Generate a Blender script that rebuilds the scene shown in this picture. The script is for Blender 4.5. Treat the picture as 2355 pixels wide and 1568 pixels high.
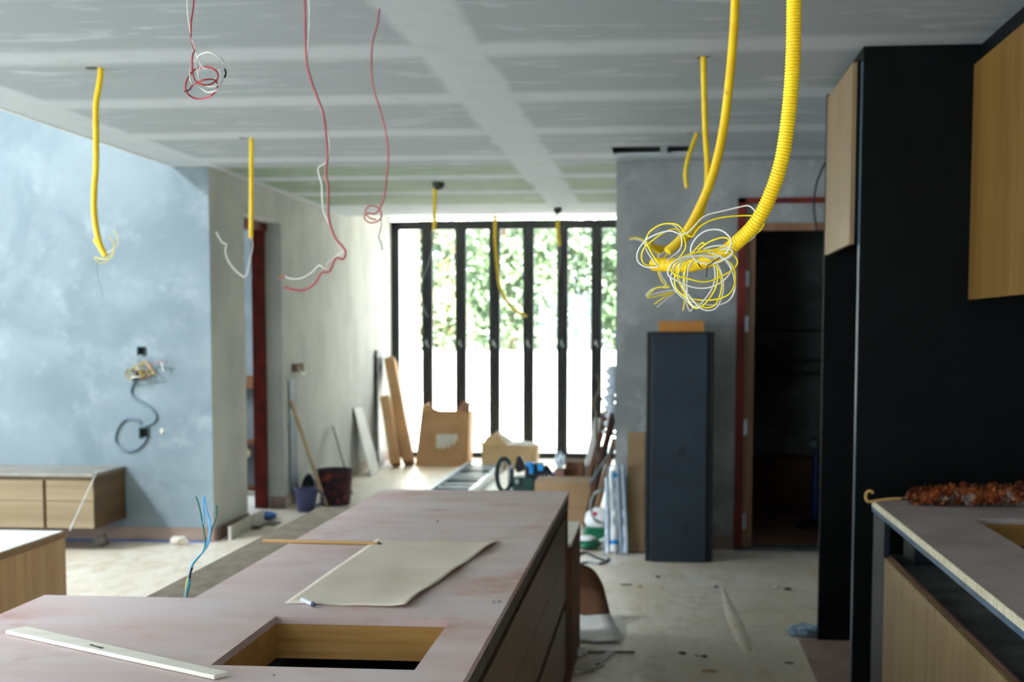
import bpy, bmesh, math, random
from mathutils import Vector, Matrix
random.seed(7)
S = bpy.context.scene
for o in list(bpy.data.objects): bpy.data.objects.remove(o, do_unlink=True)
COL = S.collection

# ------------------------------------------------------------------ camera
F, CX, CY, VX, VY, H = 3270.0, 1177.5, 1022.0, 1515.0, 760.0, 1.533   # pixels of a 2355x1568 frame; eye height in metres
PITCH = math.atan((CY - VY) / F)
YAW = math.atan((VX - CX) / F * math.cos(PITCH))
cd = bpy.data.cameras.new('camera'); cam = bpy.data.objects.new('camera', cd); COL.objects.link(cam)
cam.location = (0, 0, H); cam.rotation_euler = (math.pi/2 - PITCH, 0, YAW)
cd.sensor_width = 36; cd.lens = F / 2355 * 36; cd.shift_y = (CY - 784) / 2355
cd.clip_start = .05; cd.clip_end = 200
cd.dof.use_dof = True; cd.dof.focus_distance = 2.5; cd.dof.aperture_fstop = 6.3
S.camera = cam
# ------------------------------------------------------------------ sky, sun, exposure
S.view_settings.view_transform = 'Standard'; S.view_settings.look = 'None'
S.view_settings.gamma = 1; S.view_settings.use_curve_mapping = False
S.view_settings.exposure = 1.45
W = bpy.data.worlds.new('sky'); S.world = W; W.use_nodes = True
bg = W.node_tree.nodes['Background']; bg.inputs[0].default_value = (.74, .87, 1.0, 1); bg.inputs[1].default_value = 4.2
sd = bpy.data.lights.new('sun', 'SUN'); sun = bpy.data.objects.new('sun', sd); COL.objects.link(sun)
sd.energy = 40; sd.angle = .02; sd.color = (1, .96, .88)
sun.rotation_euler = Vector((-.35, .55, -1)).to_track_quat('-Z', 'Y').to_euler()

def area(name, loc, aim, sx, sy, power, color=(1, 1, 1), portal=False):
    l = bpy.data.lights.new(name, 'AREA'); l.shape = 'RECTANGLE'; l.size = sx; l.size_y = sy
    l.energy = power; l.color = color
    if portal: l.cycles.is_portal = True
    o = bpy.data.objects.new(name, l); COL.objects.link(o); o.location = loc
    o.rotation_euler = Vector(aim).to_track_quat('-Z', 'Y').to_euler(); return o
area('daylight_far_window', (-1.75, 17.4, 1.5), (0, -1, 0), 2.9, 2.8, 1, portal=True)
area('daylight_terrace', (-8.95, .8, 1.4), (1, 0, 0), 7.6, 2.8, 1, portal=True)
area('daylight_behind', (-2.4, -3.65, 1.25), (0, 1, 0), 1.6, 2.5, 1, portal=True)  # portal for the opening added in the unseen rear wall
area('daylight_skylight', (-8.5, 3.6, 6.8), (.75, 1.0, -1.0), 1.0, 1.0, 360, (.80, .90, 1.0))

# ------------------------------------------------------------------ geometry helpers
def ray(px, py):
    c = Vector(((px - CX) / F, -(py - CY) / F, -1)); c.rotate(cam.rotation_euler); return c
def at(px, py, Y): r = ray(px, py); return r * (Y / r.y) + Vector((0, 0, H))         # the point of the plane y=Y seen at a pixel
def atz(px, py, z=0.0): r = ray(px, py); return r * ((z - H) / r.z) + Vector((0, 0, H))
def atx(px, py, X): r = ray(px, py); return r * (X / r.x) + Vector((0, 0, H))

def spline(pts, n=8, closed=False):
    pts = [Vector(p) for p in pts]; out = []; m = len(pts)
    if m < 3: return [pts[0].lerp(pts[-1], i / n) for i in range(n + 1)]
    for i in range(m if closed else m - 1):
        g = (lambda k: pts[k % m]) if closed else (lambda k: pts[min(max(k, 0), m - 1)])
        a, b, c, d = g(i - 1), g(i), g(i + 1), g(i + 2)
        for k in range(n):
            t = k / n
            out.append(.5 * ((2*b) + (c - a)*t + (2*a - 5*b + 4*c - d)*t*t + (3*b - a - 3*c + d)*t**3))
    out.append(pts[0] if closed else pts[-1]); return out
def resample(pts, step):
    L = [0]
    for a, b in zip(pts, pts[1:]): L.append(L[-1] + (b - a).length)
    n = max(2, int(L[-1] / step)); out = []; j = 0
    for i in range(n + 1):
        s = L[-1] * i / n
        while j < len(L) - 2 and L[j+1] < s: j += 1
        d = L[j+1] - L[j] or 1; out.append(pts[j].lerp(pts[j+1], (s - L[j]) / d))
    return out

class MB:
    def __init__(s): s.v = []; s.f = []; s.sm = []; s.mi = []
    def add(s, vs, fs, smooth=False, mi=0):
        o = len(s.v); s.v += [Vector(v) for v in vs]
        for f in fs: s.f.append([i + o for i in f]); s.sm.append(smooth); s.mi.append(mi)
        return s
    def box(s, x0, x1, y0, y1, z0, z1, mi=0):
        vs = [(x, y, z) for x in (x0, x1) for y in (y0, y1) for z in (z0, z1)]
        return s.add(vs, [(0,1,3,2), (4,6,7,5), (0,4,5,1), (2,3,7,6), (0,2,6,4), (1,5,7,3)], mi=mi)
    def bar(s, p, q, w, t, side=(0, 0, 1), mi=0):          # a board from p to q, w across, t thick along side
        p, q = Vector(p), Vector(q); d = (q - p).normalized(); u = Vector(side); u = (u - u.dot(d) * d).normalized(); r = d.cross(u)
        vs = [a + r*w/2*i + u*t/2*j for a in (p, q) for i in (-1, 1) for j in (-1, 1)]
        return s.add(vs, [(0,1,3,2), (4,6,7,5), (0,4,5,1), (2,3,7,6), (0,2,6,4), (1,5,7,3)], mi=mi)
    def prism(s, poly, vec, mi=0):
        n = len(poly); vec = Vector(vec); a = [Vector(p) for p in poly]
        return s.add(a + [p + vec for p in a], [list(range(n))[::-1], list(range(n, 2*n))] + [(i, (i+1) % n, n+(i+1) % n, n+i) for i in range(n)], mi=mi)
    def tube(s, pts, r, seg=10, cap=True, mi=0):
        pts = [Vector(p) for p in pts]; n = len(pts); R = r if isinstance(r, (list, tuple)) else [r] * n
        t = (pts[1] - pts[0]).normalized(); u = t.orthogonal().normalized(); vs = []
        for i in range(n):
            t2 = (pts[min(i+1, n-1)] - pts[max(i-1, 0)]).normalized()
            u = (u - u.dot(t2) * t2).normalized(); w = t2.cross(u)
            vs += [pts[i] + R[i] * (math.cos(a) * u + math.sin(a) * w) for a in (2*math.pi*k/seg for k in range(seg))]
        fs = [(i*seg+k, i*seg+(k+1) % seg, (i+1)*seg+(k+1) % seg, (i+1)*seg+k) for i in range(n-1) for k in range(seg)]
        s.add(vs, fs, True, mi)
        if cap: s.add(vs[:seg], [list(range(seg))[::-1]], mi=mi); s.add(vs[-seg:], [list(range(seg))], mi=mi)
        return s
    def lathe(s, c, prof, seg=24, axis=(0, 0, 1), mi=0):
        q = Vector((0, 0, 1)).rotation_difference(Vector(axis)); c = Vector(c); vs = []
        for r, h in prof: vs += [c + q @ Vector((r*math.cos(a), r*math.sin(a), h)) for a in (2*math.pi*k/seg for k in range(seg))]
        n = len(prof)
        return s.add(vs, [(i*seg+k, i*seg+(k+1) % seg, (i+1)*seg+(k+1) % seg, (i+1)*seg+k) for i in range(n-1) for k in range(seg)], True, mi)
    def grid(s, fn, nu, nv, mi=0, smooth=True):
        vs = [fn(i/nu, j/nv) for i in range(nu+1) for j in range(nv+1)]
        return s.add(vs, [(i*(nv+1)+j, (i+1)*(nv+1)+j, (i+1)*(nv+1)+j+1, i*(nv+1)+j+1) for i in range(nu) for j in range(nv)], smooth, mi)
    def rock(s, c, r, seed=0, sub=2, rough=.35, mi=0, smooth=False):
        b = bmesh.new(); bmesh.ops.create_icosphere(b, subdivisions=sub, radius=1); rn = random.Random(seed)
        r = Vector(r) if hasattr(r, '__len__') else Vector((r, r, r)); vs = []
        for v in b.verts:
            k = 1 + rough * (rn.random() - .5) * 2; vs.append(Vector(c) + Vector((v.co.x*r.x*k, v.co.y*r.y*k, v.co.z*r.z*k)))
        s.add(vs, [[v.index for v in f.verts] for f in b.faces], smooth, mi); b.free(); return s

ORG = {}
def obj(name, mb, mat, parent=None, bevel=0, solid=0, sub=0):
    me = bpy.data.meshes.new(name)
    if parent is not None: org = ORG[parent.name]
    else:
        xs = [v.x for v in mb.v]; ys = [v.y for v in mb.v]; zs = [v.z for v in mb.v]
        org = Vector(((min(xs)+max(xs))/2, (min(ys)+max(ys))/2, min(zs)))
    me.from_pydata([v - org for v in mb.v], [], mb.f)
    for p, sm, mi in zip(me.polygons, mb.sm, mb.mi): p.use_smooth = sm; p.material_index = mi
    for m in (mat if isinstance(mat, (list, tuple)) else [mat]): me.materials.append(m)
    b = bmesh.new(); b.from_mesh(me); bmesh.ops.recalc_face_normals(b, faces=b.faces); b.to_mesh(me); b.free()
    o = bpy.data.objects.new(name, me); COL.objects.link(o); ORG[o.name] = org
    if parent is not None: o.parent = parent
    else: o.location = org
    if solid: md = o.modifiers.new('thickness', 'SOLIDIFY'); md.thickness = solid
    if sub: md = o.modifiers.new('smooth', 'SUBSURF'); md.levels = md.render_levels = sub
    if bevel: md = o.modifiers.new('bevel', 'BEVEL'); md.width = bevel; md.segments = 2; md.limit_method = 'ANGLE'
    return o
def tag(o, label, cat, group=None, kind=None):
    o['label'] = label; o['category'] = cat
    if group: o['group'] = group
    if kind: o['kind'] = kind
    return o
def thing(name, loc, label, cat, group=None):
    o = bpy.data.objects.new(name, None); COL.objects.link(o); o.location = loc; o.empty_display_size = .1
    ORG[o.name] = Vector(loc); return tag(o, label, cat, group)
def struct(name, mb, mat, label, parent=None, **k):
    o = obj(name, mb, mat, parent, **k)
    if parent is None: o['kind'] = 'structure'; o['label'] = label; o['category'] = name.split('_')[0]
    return o

# ------------------------------------------------------------------ materials
def lin(c): return tuple(((x/255+.055)/1.055)**2.4 if x/255 > .04045 else x/255/12.92 for x in c) + (1,)
class E:                                                  # tiny node expression helper
    def __init__(s, nt, sock): s.nt, s.k = nt, sock
    def op(s, o, *a):
        n = s.nt.nodes.new('ShaderNodeMath'); n.operation = o
        for i, x in enumerate((s,) + a):
            if isinstance(x, E): s.nt.links.new(x.k, n.inputs[i])
            else: n.inputs[i].default_value = x
        return E(s.nt, n.outputs[0])
    def __add__(s, b): return s.op('ADD', b)
    def __sub__(s, b): return s.op('SUBTRACT', b)
    def __mul__(s, b): return s.op('MULTIPLY', b)
    def clamp(s, a, b):
        n = s.nt.nodes.new('ShaderNodeMapRange'); s.nt.links.new(s.k, n.inputs[0]); n.inputs[1].default_value = a; n.inputs[2].default_value = b
        n.interpolation_type = 'SMOOTHSTEP' if a < b else 'SMOOTHSTEP'; return E(s.nt, n.outputs[0])
def newmat(name):
    m = bpy.data.materials.new(name); m.use_nodes = True; nt = m.node_tree; return m, nt, nt.nodes['Principled BSDF']
def coords(nt, scale=(1, 1, 1), rot=(0, 0, 0)):
    tc = nt.nodes.new('ShaderNodeTexCoord'); mp = nt.nodes.new('ShaderNodeMapping')
    mp.inputs['Scale'].default_value = scale; mp.inputs['Rotation'].default_value = rot
    nt.links.new(tc.outputs['Object'], mp.inputs[0]); return mp.outputs[0]
def noise(nt, vec, scale, detail=4, rough=.55, dist=0):
    n = nt.nodes.new('ShaderNodeTexNoise'); n.inputs['Scale'].default_value = scale; n.inputs['Detail'].default_value = detail
    n.inputs['Roughness'].default_value = rough; n.inputs['Distortion'].default_value = dist; nt.links.new(vec, n.inputs['Vector']); return E(nt, n.outputs[0])
def mix(nt, fac, a, b):
    n = nt.nodes.new('ShaderNodeMix'); n.data_type = 'RGBA'
    if isinstance(fac, E): nt.links.new(fac.k, n.inputs[0])
    else: n.inputs[0].default_value = fac
    for i, x in ((6, a), (7, b)):
        if isinstance(x, tuple): n.inputs[i].default_value = lin(x) if len(x) == 3 else x
        else: nt.links.new(x, n.inputs[i])
    return n.outputs[2]
def bump(nt, bs, h, strength, dist=.01):
    n = nt.nodes.new('ShaderNodeBump'); n.inputs['Strength'].default_value = strength; n.inputs['Distance'].default_value = dist
    nt.links.new(h.k, n.inputs['Height']); nt.links.new(n.outputs[0], bs.inputs['Normal'])
def M(name, a, b=None, scale=8, rough=.6, st=(1, 1, 1), bmp=0, metal=0, lo=.35, hi=.65, spots=None, sscale=3, slo=.62, shi=.72, spec=.4, detail=4, dist=0):
    m, nt, bs = newmat(name); bs.inputs['Roughness'].default_value = rough; bs.inputs['Metallic'].default_value = metal
    bs.inputs['Specular IOR Level'].default_value = spec
    if b is None: b = tuple(min(255, int(x*.9)) for x in a)
    v = coords(nt, st); n = noise(nt, v, scale, detail, dist=dist); c = mix(nt, n.clamp(lo, hi), a, b)
    if spots: c = mix(nt, noise(nt, coords(nt), sscale, 6, .65).clamp(slo, shi), c, spots)
    nt.links.new(c, bs.inputs['Base Color'])
    if bmp: bump(nt, bs, n, bmp)
    return m
def wood(name, a, b, along='z', scale=1.0, rough=.5, fine=None, spec=.35, across=None):
    st = {'x': (.35, 9, 9), 'y': (9, .35, 9), 'z': (9, 9, .35)}[along]
    st = tuple(x*scale for x in st); m, nt, bs = newmat(name); bs.inputs['Roughness'].default_value = rough; bs.inputs['Specular IOR Level'].default_value = spec
    v = coords(nt, st); n1 = noise(nt, v, 1.3, 5, .6, .3); n2 = noise(nt, v, 7, 3, .7)
    c = mix(nt, n1.clamp(.3, .7), a, b); c = mix(nt, (n2.clamp(.45, .75)) * .35, c, fine or tuple(int(x*.6) for x in b))
    nt.links.new(c, bs.inputs['Base Color']); bump(nt, bs, n2, .06, .003); return m

plaster_grey = M('plaster grey', (158, 160, 158), (134, 137, 136), 2.2, .9, spots=(176, 178, 178), sscale=5, slo=.5, shi=.75, bmp=.15)
plaster_white = M('plaster white', (200, 200, 192), (182, 184, 178), 1.6, .9, bmp=.1)
plaster_skim = M('skim coated plaster', (134, 147, 152), (117, 131, 138), 1.7, .85, spots=(148, 160, 165), sscale=4, slo=.5, shi=.8, bmp=.25, dist=.6)
white_render = M('white render', (240, 240, 236), (228, 228, 224), 2, .9)
concrete = M('outside paving', (226, 224, 218), (208, 206, 200), 3, .9)
base_brown = wood('skirting tile', (166, 140, 124), (140, 116, 102), 'x', .5)
black_frame = M('black window aluminium', (36, 40, 42), (28, 31, 33), 20, .45)
red_primer = M('red primer', (118, 30, 16), (88, 20, 10), 6, .65)
dark_wood_edge = wood('brown door edge', (150, 112, 84), (122, 88, 62), 'z')
oak_low = wood('oak front veneer', (160, 132, 92), (140, 112, 74), 'z', 1.3, .5, (104, 80, 50))  # base cabinet's copy of the oak, toned down for its dim light
oak = wood('oak veneer', (134, 100, 46), (112, 80, 32), 'z', 1.4, .45, (110, 74, 26))  # wall cabinet's copy, darkened because little daylight gets that far
oak_pale = wood('pale oak veneer', (156, 132, 98), (136, 112, 78), 'z', 1.2, .45)
oak_h = wood('oak veneer horizontal', (214, 172, 112), (186, 142, 84), 'x', 1.0, .5, (96, 66, 28))
drawer_wood = wood('drawer veneer', (128, 100, 78), (96, 72, 54), 'z', 1.2, .45, (70, 50, 34))
tv_wood = wood('tv unit veneer', (156, 138, 108), (130, 112, 82), 'x', 1.0, .5, (100, 80, 48))
liner_wood = wood('cutout lining', (196, 150, 84), (168, 122, 58), 'x', 1.1, .6, (120, 84, 40))
black_lam = M('black laminate', (9, 13, 13), (5, 8, 8), 5, .5, spec=.12)
black_int = M('black interior', (8, 9, 9), (6, 6, 6), 5, .8, spec=.1)
grey_lam = M('dusty dark grey board', (96, 100, 100), (66, 72, 72), 6, .75, spots=(40, 44, 44), sscale=9)
blue_film = M('blue protective film', (50, 92, 122), (28, 60, 88), 14, .3, st=(1, 1, 1))
ply_edge = M('ply edge', (226, 216, 186), (200, 188, 154), 30, .8, st=(6, 2, 1), spots=(120, 96, 66), sscale=22, slo=.66, shi=.7)
ply_top = M('worktop ply', (222, 206, 203), (212, 184, 176), 2.4, .62, st=(.6, 1.6, 1), spots=(196, 146, 132), sscale=3.6, slo=.52, shi=.78, detail=8, dist=.7, lo=.3, hi=.7)
slab_edge = M('worktop ply edge', (104, 92, 82), (74, 64, 58), 9, .7, st=(1, 3, 1), spots=(44, 34, 28), sscale=9)
kraft = M('kraft board', (204, 164, 122), (190, 150, 106), 3, .85)
kraft_mid = M('mid kraft', (160, 132, 100), (146, 118, 86), 3, .85)
kraft_dark = M('dark kraft', (128, 88, 62), (104, 68, 46), 4, .85)
kraft_tan = M('tan kraft', (224, 194, 152), (208, 176, 134), 3, .85)
paper_white = M('white paper', (232, 230, 224), (216, 214, 208), 5, .8)
brown_paper = M('brown paper', (234, 220, 202), (222, 206, 186), 2.5, .85, st=(1, 1, 1), spots=(206, 192, 170), sscale=6)
yellow_pvc = M('yellow conduit', (255, 216, 22), (248, 202, 12), 12, .38, spec=.5, spots=(196, 140, 20), sscale=16, slo=.7, shi=.76)
yellow_wire = M('yellow wire', (255, 232, 16), (250, 220, 10), 30, .35, spec=.5)
white_wire = M('white wire', (236, 234, 224), (222, 220, 210), 30, .4)
red_wire = M('red wire', (196, 42, 52), (168, 30, 42), 20, .45)
pink_wire = M('dusty red wire', (190, 106, 106), (168, 86, 88), 9, .6)
grey_wire = M('grey wire', (150, 156, 158), (130, 136, 138), 10, .5)
dark_wire = M('dark tie wire', (50, 24, 18), (36, 16, 12), 20, .5)
black_rubber = M('black plastic', (24, 26, 27), (16, 17, 18), 10, .5)
blue_wire = M('blue wire', (60, 168, 226), (120, 200, 240), 18, .4)
green_wire = M('green wire', (20, 128, 104), (10, 100, 84), 18, .4)
conduit_patch = M('grey conduit', (118, 136, 146), (104, 122, 134), 8, .7)
steel = M('galvanised steel', (176, 184, 188), (150, 158, 162), 12, .35, metal=.7)
clear_plastic = M('milky plastic', (214, 226, 234), (186, 202, 216), 12, .25, spec=.6)
white_plastic = M('white plastic', (236, 238, 238), (222, 224, 226), 8, .35)
blue_plastic = M('blue plastic', (10, 150, 220), (0, 120, 196), 8, .35)
blue_dark = M('deep blue plastic', (16, 56, 120), (10, 40, 92), 8, .4)
blue_sheet = M('blue sheet', (40, 110, 190), (26, 86, 160), 8, .5)
green_tool = M('dark green tool body', (20, 62, 56), (12, 40, 38), 8, .45)
green_plastic = M('green plastic', (14, 106, 74), (8, 82, 56), 8, .4)
grey_blue_pl = M('grey blue plastic', (84, 88, 132), (68, 72, 112), 8, .55)
slate = M('dark slate film', (36, 50, 62), (30, 42, 53), 3.2, .55, spots=(28, 38, 48), sscale=4, slo=.6, shi=.72)
slate_side = M('slate side', (26, 32, 38), (20, 24, 30), 4, .5)
maroon = M('maroon cloth', (110, 40, 44), (56, 24, 40), 14, .9, spots=(60, 50, 90), sscale=9)
bark = M('bark', (112, 90, 74), (84, 66, 52), 8, .9, st=(3, 3, .5))
tan_stick = wood('bare wood stick', (226, 186, 124), (206, 160, 98), 'x', 2)
tan_stick_z = wood('bare wood lath', (214, 190, 150), (190, 160, 116), 'z', 2)
pale_slat = wood('pale wood slat', (252, 246, 232), (242, 234, 216), 'x', 2, .7, (214, 202, 172))
cane = wood('cane', (206, 164, 96), (180, 136, 70), 'x', 2)
feather = M('brown feathers', (178, 92, 40), (92, 40, 14), 26, .7, spots=(206, 190, 176), sscale=12, slo=.58, shi=.66)
chip = M('chip', (120, 112, 100), (90, 84, 74), 12, .9)
pale_chip = M('pale chip', (214, 206, 192), (192, 184, 170), 12, .9)

def glass_mat():
    m = bpy.data.materials.new('window glass'); m.use_nodes = True; nt = m.node_tree; nt.nodes.clear()
    out = nt.nodes.new('ShaderNodeOutputMaterial'); mx = nt.nodes.new('ShaderNodeMixShader'); t = nt.nodes.new('ShaderNodeBsdfTransparent')
    g = nt.nodes.new('ShaderNodeBsdfGlossy'); g.inputs['Roughness'].default_value = .02; t.inputs[0].default_value = (.97, .985, .975, 1)
    mx.inputs[0].default_value = .05; nt.links.new(t.outputs[0], mx.inputs[1]); nt.links.new(g.outputs[0], mx.inputs[2]); nt.links.new(mx.outputs[0], out.inputs[0]); return m
glass = glass_mat()
def leaf_mat(name, a, b):
    m, nt, bs = newmat(name); bs.inputs['Roughness'].default_value = .5
    oi = nt.nodes.new('ShaderNodeTexCoord'); n = noise(nt, oi.outputs['Object'], 2.5, 2); nt.links.new(mix(nt, n.clamp(.35, .65), a, b), bs.inputs['Base Color'])
    tr = nt.nodes.new('ShaderNodeBsdfTranslucent'); tr.inputs[0].default_value = lin(a); mx = nt.nodes.new('ShaderNodeMixShader'); mx.inputs[0].default_value = .35
    nt.links.new(bs.outputs[0], mx.inputs[1]); nt.links.new(tr.outputs[0], mx.inputs[2]); nt.links.new(mx.outputs[0], nt.nodes['Material Output'].inputs[0]); return m
leaf_a = leaf_mat('mid green leaves', (80, 104, 72), (106, 126, 92)); leaf_b = leaf_mat('dark green leaves', (60, 78, 58), (84, 102, 76))
leaf_c = leaf_mat('pale green leaves', (110, 130, 98), (130, 148, 120)); leaf_y = leaf_mat('yellowing leaves', (128, 122, 86), (114, 108, 72))

def ceiling_mat():                                         # gypsum boards, filled joints, moisture resistant green boards near the window
    m, nt, bs = newmat('gypsum ceiling boards'); bs.inputs['Roughness'].default_value = .85
    tc = nt.nodes.new('ShaderNodeTexCoord'); sp = nt.nodes.new('ShaderNodeSeparateXYZ'); nt.links.new(tc.outputs['Object'], sp.inputs[0])
    X, Y = E(nt, sp.outputs[0]), E(nt, sp.outputs[1])
    wob = (noise(nt, coords(nt, (1, 1, 1)), 2.2, 3) - .5)
    def band(v, centre, half, soft=.03): return ((v - centre) + wob * .08).op('ABSOLUTE').clamp(half + soft, half - soft)
    dy = ((Y - 6.0) * (1/1.22)).op('FRACT'); dy = (dy - .5).op('ABSOLUTE').op('MULTIPLY_ADD', -1.22, .61)          # distance to nearest cross joint
    j = (dy + wob * .06).clamp(.22, .07)
    for c, h in ((-.88, .15), (-3.3, .17), (1.55, .12), (-2.1, .0)):
        if h: j = j.op('MAXIMUM', band(X, c, h))
    j = j.op('MAXIMUM', band(Y, 13.9, .5))
    smear = noise(nt, coords(nt, (.9, 3.2, 1)), 2.6, 5, .6, .8).clamp(.52, .72) * .9
    j = j.op('MAXIMUM', smear) * (noise(nt, coords(nt), 5, 4).clamp(.0, .5))
    green = Y.clamp(10.05, 10.15)
    board = mix(nt, green, (158, 168, 173), (134, 154, 130))
    nt.links.new(mix(nt, j, board, (190, 199, 204)), bs.inputs['Base Color']); return m
ceil_m = ceiling_mat()
def floor_mat():
    m, nt, bs = newmat('dusty floor covering'); bs.inputs['Roughness'].default_value = .38; bs.inputs['Specular IOR Level'].default_value = .5
    v = coords(nt); n1 = noise(nt, v, .9, 5, .6, .5).clamp(.35, .65); n2 = noise(nt, coords(nt, (2.5, 1, 1)), 3.2, 6, .65, 1.2); n3 = noise(nt, v, 2.1, 6, .7, .4).clamp(.62, .72)
    c = mix(nt, n1, (240, 232, 218), (228, 214, 192)); c = mix(nt, n2.clamp(.4, .8), c, (206, 184, 150)); c = mix(nt, n3 * .6, c, (150, 146, 140))
    nt.links.new(c, bs.inputs['Base Color']); bump(nt, bs, n2, .35, .02); return m
floor_m = floor_mat()

# ------------------------------------------------------------------ the setting
XL, XR2, YW, YR, CEIL = -3.21, -0.30, 17.0, 10.0, 2.70     # left wall, return wall, window wall, wall with the dark doorway, ceiling height
struct('floor', MB().box(-9, 3.2, -3.6, YW + .1, -.1, 0), floor_m, 'dusty beige covered floor')
def cut(o, cutters):
    for c in cutters:
        md = o.modifiers.new('cut', 'BOOLEAN'); md.operation = 'DIFFERENCE'; md.solver = 'EXACT'; md.object = c
    dg = bpy.context.evaluated_depsgraph_get(); me = bpy.data.meshes.new_from_object(o.evaluated_get(dg))
    o.modifiers.clear(); o.data = me
    for c in cutters: bpy.data.objects.remove(c, do_unlink=True)
HOLES = [(195, 240, 158, 6.34), (549, 582, 318, 8.63), (868, 884, 27, 5.2), (1602, 1643, 133, 6.08), (1579, 1610, 307, 8.42)]
ceil_c = []
ceiling = struct('ceiling', MB().box(-3.45, 3.2, -3.6, 14.4, CEIL, CEIL + .014), ceil_m, 'grey gypsum board ceiling with filled joints')
ceiling.location = (0, 0, CEIL); off = ORG['ceiling']
for v in ceiling.data.vertices: v.co = v.co + off - Vector((0, 0, CEIL))
def cutter(mb): o = obj('cutter', mb, ceil_m); ceil_c.append(o)
for x0, x1, y, Y in HOLES:
    c = atz((x0 + x1) / 2, y, CEIL); r = (x1 - x0) / 2 * c.y / F
    cutter(MB().lathe((c.x, c.y, CEIL - .1), [(r, 0), (r, .3)], 24).add([c + Vector((r*math.cos(2*math.pi*k/24), r*math.sin(2*math.pi*k/24), -.1)) for k in range(24)], [list(range(24))]).add([c + Vector((r*math.cos(2*math.pi*k/24), r*math.sin(2*math.pi*k/24), .2)) for k in range(24)], [list(range(24))]))
cutter(MB().box(-.31, .0, 9.22, 9.62, CEIL - .1, CEIL + .2)); cutter(MB().box(.045, .19, 9.22, 9.6, CEIL - .1, CEIL + .2))
for c in ceil_c:
    b = bmesh.new(); b.from_mesh(c.data); bmesh.ops.remove_doubles(b, verts=b.verts, dist=1e-5); bmesh.ops.recalc_face_normals(b, faces=b.faces); b.to_mesh(c.data); b.free()
cut(ceiling, ceil_c)
struct('ceiling_recess', MB().box(-3.45, 3.2, 14.4, YW + .3, 2.87, 2.9).box(-3.45, 3.2, 14.385, 14.4, 2.72, 2.95), white_render, 'raised white ceiling strip in front of the window')
struct('ceiling_slab', MB().box(-3.45, 3.3, -3.7, YW + .3, 3.05, 3.25), M('slab soffit darkened for shade', (70, 72, 70), (56, 58, 56), 3, .9), 'slab above the ceiling')  # slab coloured dark so the ceiling holes and slots look shaded
struct('trim_ceiling_edge', MB().box(-3.47, -3.45, -3.6, YR, CEIL - .004, 3.3), white_render, 'white edge of the ceiling beside the tall room')
struct('ceiling_tall_room', MB().box(-9.2, -3.3, -3.7, 10.4, 8.0, 8.2), white_render, 'high ceiling of the tall room')
struct('wall_tall_room', MB().box(-9.2, XL, YR, YR + .004, 0, 8.0).box(-9.2, XL - .142, YR + .004, YR + .15, 0, 8.0), plaster_skim, 'bluish skim coated wall of the tall room')
struct('wall_tall_room_upper', MB().box(-3.47, -3.3, -3.6, YR, 3.25, 8.0), white_render, 'upper wall above the ceiling edge')
# left wall with a door opening
dY0, dY1, dZ = 10.86, 11.955, 2.44
struct('wall_left', MB().box(XL - .14, XL, YR + .0045, dY0, 0, 3.0).box(XL - .14, XL, dY1, YW, 0, 3.0).box(XL - .14, XL, dY0, dY1, dZ, 3.0), plaster_white, 'left wall with a doorway, brightening towards the window')
struct('wall_side_room', MB().box(-6.2, -6.1, 10.2, 14, 0, 3).box(-6.1, XL - .14, 13.4, 13.5, 0, 3), plaster_skim, 'wall of the room behind the left doorway')
struct('ceiling_side_room', MB().box(-6.2, XL - .14, 10.15, 13.5, 2.9, 3.0), plaster_white, 'ceiling of the side room')
struct('floor_side_room', MB().box(-6.1, XL - .14, 10.16, 13.4, -.1, .002), concrete, 'floor of the side room')
t = MB().box(XL-.245, XL-.142, dY1-.06, dY1 + .02, 0, dZ-.03).box(XL-.25, XL-.12, dY0, dY1 + .02, dZ-.06, dZ-.001)
d1 = struct('door_1', t, red_primer, 'red primed steel frame set in the left doorway')
# wall with the dark doorway and the return wall to the window
oX0, oX1, oZ = .535, 1.40, 2.44
struct('wall_right', MB().box(XR2, oX0, YR, YR + .14, 0, 3.0).box(oX1, 3.2, YR, YR + .14, 0, 3.0).box(oX0, oX1, YR, YR + .14, oZ, 3.0), plaster_grey, 'grey plastered wall around the dark doorway')
struct('wall_return', MB().box(XR2, XR2 + .14, YR + .14, YW, 0, 3.0), plaster_grey, 'return wall running to the window')
struct('wall_kitchen', MB().box(1.765, 1.9, -3.6, YR, 0, 3.0), plaster_grey, 'wall behind the kitchen cabinets')
struct('wall_rear', MB().box(-9.2, -3.2, -3.7, -3.6, 0, 8.0).box(-1.6, 3.3, -3.7, -3.6, 0, 3.0).box(-3.2, -1.6, -3.7, -3.6, 2.5, 3.0), plaster_grey, 'unseen wall behind the viewer with an opening added for light')  # opening added out of view to let in light from behind
struct('wall_terrace', MB().box(-9.2, -9.0, -3.6, YR, 2.8, 8.0).box(-9.2, -9.0, -3.6, -3, 0, 2.8).box(-9.2, -9.0, 4.6, YR, 0, 2.8), white_render, 'unseen wall with a wide terrace opening on the left, added to limit light')  # added out of view to cut the sky light on the bluish wall
struct('wall_pantry', MB().box(.1, .2, 10.14, 13.3, 0, 3).box(2.3, 2.4, 10.14, 13.3, 0, 3).box(.1, 2.4, 13.3, 13.4, 0, 3), plaster_grey, 'walls of the dark store room')
area('store_room_fill', (1.9, 12.2, 2.85), (-.3, -.2, -1), .5, .5, 6, (.95, .95, .85))  # unseen fill lamp added to lift the dark store room
area('side_room_fill', (-5.6, 12.4, 1.8), (1, 0, -.1), 1.2, 1.2, 30, (.85, .92, 1.0))  # unseen fill lamp added to brighten the side room, no window built
struct('ceiling_pantry', MB().box(.1, 2.4, 10.14, 13.3, 2.9, 3.0), plaster_grey, 'ceiling of the dark store room')
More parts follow.
